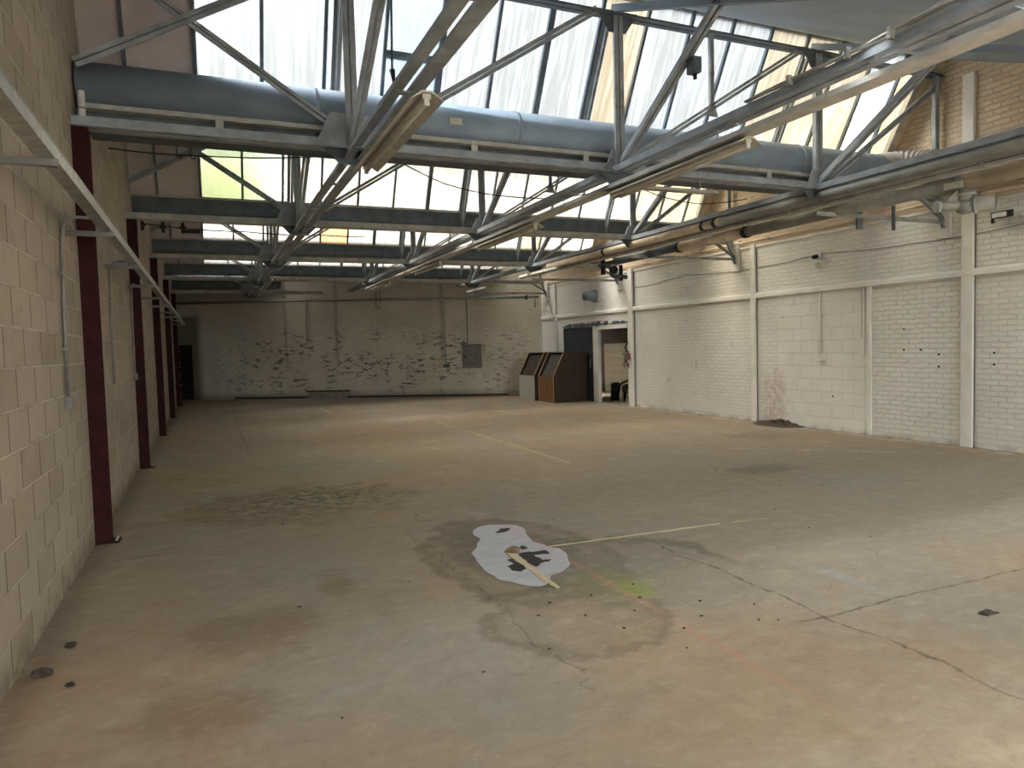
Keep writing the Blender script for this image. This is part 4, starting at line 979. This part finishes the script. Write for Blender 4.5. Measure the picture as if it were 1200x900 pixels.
# leaf litter heap at the foot of the middle pier
hp = thing('debris_heap', 'low heap of dark dirt and leaves against the right wall by the middle pier', 'debris heap', (9.75, 10.25, 0))
b = bmesh.new(); nx_, ny_ = 14, 30; grid = []
for i in range(nx_):
    row = []
    for j in range(ny_):
        x = 9.45+.5*i/(nx_-1); y = 9.55+1.3*j/(ny_-1)
        hh = math.exp(-((y-10.15)/.36)**2)*max(0, (x-9.5)/.45)**.8*.09*(1+random.uniform(-.45, .45))
        row.append(b.verts.new((min(x, 9.949), y, max(.0005, hh))))
    grid.append(row)
for i in range(nx_-1):
    for j in range(ny_-1): b.faces.new([grid[i][j], grid[i+1][j], grid[i+1][j+1], grid[i][j+1]])
def heap_mat():
    g = NG('dirt_heap'); n = g.noise(30, 5, .7); g.b.inputs['Alpha'].default_value = 1
    g.col(g.mix(g.ramp(n, .35, .65), (.045, .033, .025), (.17, .13, .09)), .95)
    tr = g.t.nodes.new('ShaderNodeBsdfTransparent'); mx = g.t.nodes.new('ShaderNodeMixShader')
    g.put(mx.inputs[0], g.ramp(g.Z, .002, .012)); g.t.links.new(tr.outputs[0], mx.inputs[1]); g.t.links.new(g.b.outputs[0], mx.inputs[2]); g.t.links.new(mx.outputs[0], g.out.inputs[0]); return g.m
mb = MB(); mb.b.free(); mb.b = b; mb.build('dirt', heap_mat(), hp)
lv = MB()
for i in range(90):
    x = random.uniform(9.6, 9.93); y = random.gauss(10.15, .27); z = .02+.06*math.exp(-((y-10.15)/.36)**2)
    a = random.uniform(0, 6.28); s2 = random.uniform(.015, .035); u = Vector((math.cos(a), math.sin(a), random.uniform(-.6, .6)))*s2; v2 = Vector((-math.sin(a), math.cos(a), random.uniform(-.6, .6)))*s2*.5
    lv.extr([Vector((x, y, z))-u, Vector((x, y, z))-v2, Vector((x, y, z))+u, Vector((x, y, z))+v2], (0, 0, .002))
o = lv.build('leaves', M['soil'], hp); o['kind'] = 'stuff'
rock('stone', 9.86, 10.62, .05, M['white_pl'], 'pale stone at the left end of the dirt heap', None, 'stone', .8)
for q, (x, y, s2) in enumerate(((-.78, 4.55, .03), (-.85, 4.2, .045), (-.70, 4.0, .02))):
    rock('rubble_piece', x, y, s2, M['soil'], ['dark crumb of rubble at the foot of the left wall, farthest of three', 'biggest dark crumb of rubble at the foot of the left wall', 'small dark crumb of rubble at the foot of the left wall, nearest'][q], None, 'rubble', .5)
tag(slab(jag([(4.02, 2.60), (4.12, 2.62), (4.13, 2.56), (4.03, 2.55)], 3, .006), .0, .008).build('dead_leaf', M['soil']), 'single dark dead leaf on the floor at the right', 'leaf')

GR = {'roof_truss': 'lattice roof trusses', 'valley_gutter': 'valley gutters', 'steel_column': 'red steel columns on the block wall', 'longitudinal_tie': 'lengthwise steel ties',
      'fluorescent_batten': 'fluorescent battens', 'lighting_trunking': 'lighting trunkings', 'cable_clamp': 'black cable clamps', 'display_cabinet': 'sloping-front cabinets',
      'pipe_bracket': 'pipe brackets on the right wall', 'slack_cable': 'slack black cables', 'concrete_slab': 'slabs stacked behind the doorway', 'rubble_piece': 'rubble at the foot of the left wall', 'hanger_strap': 'hanger straps below the pipes'}
for o in list(C.objects):
    if o.parent is None and o.get('category') and not o.get('group'):
        g_ = GR.get(o.name.split('.')[0])
        if g_: o['group'] = g_
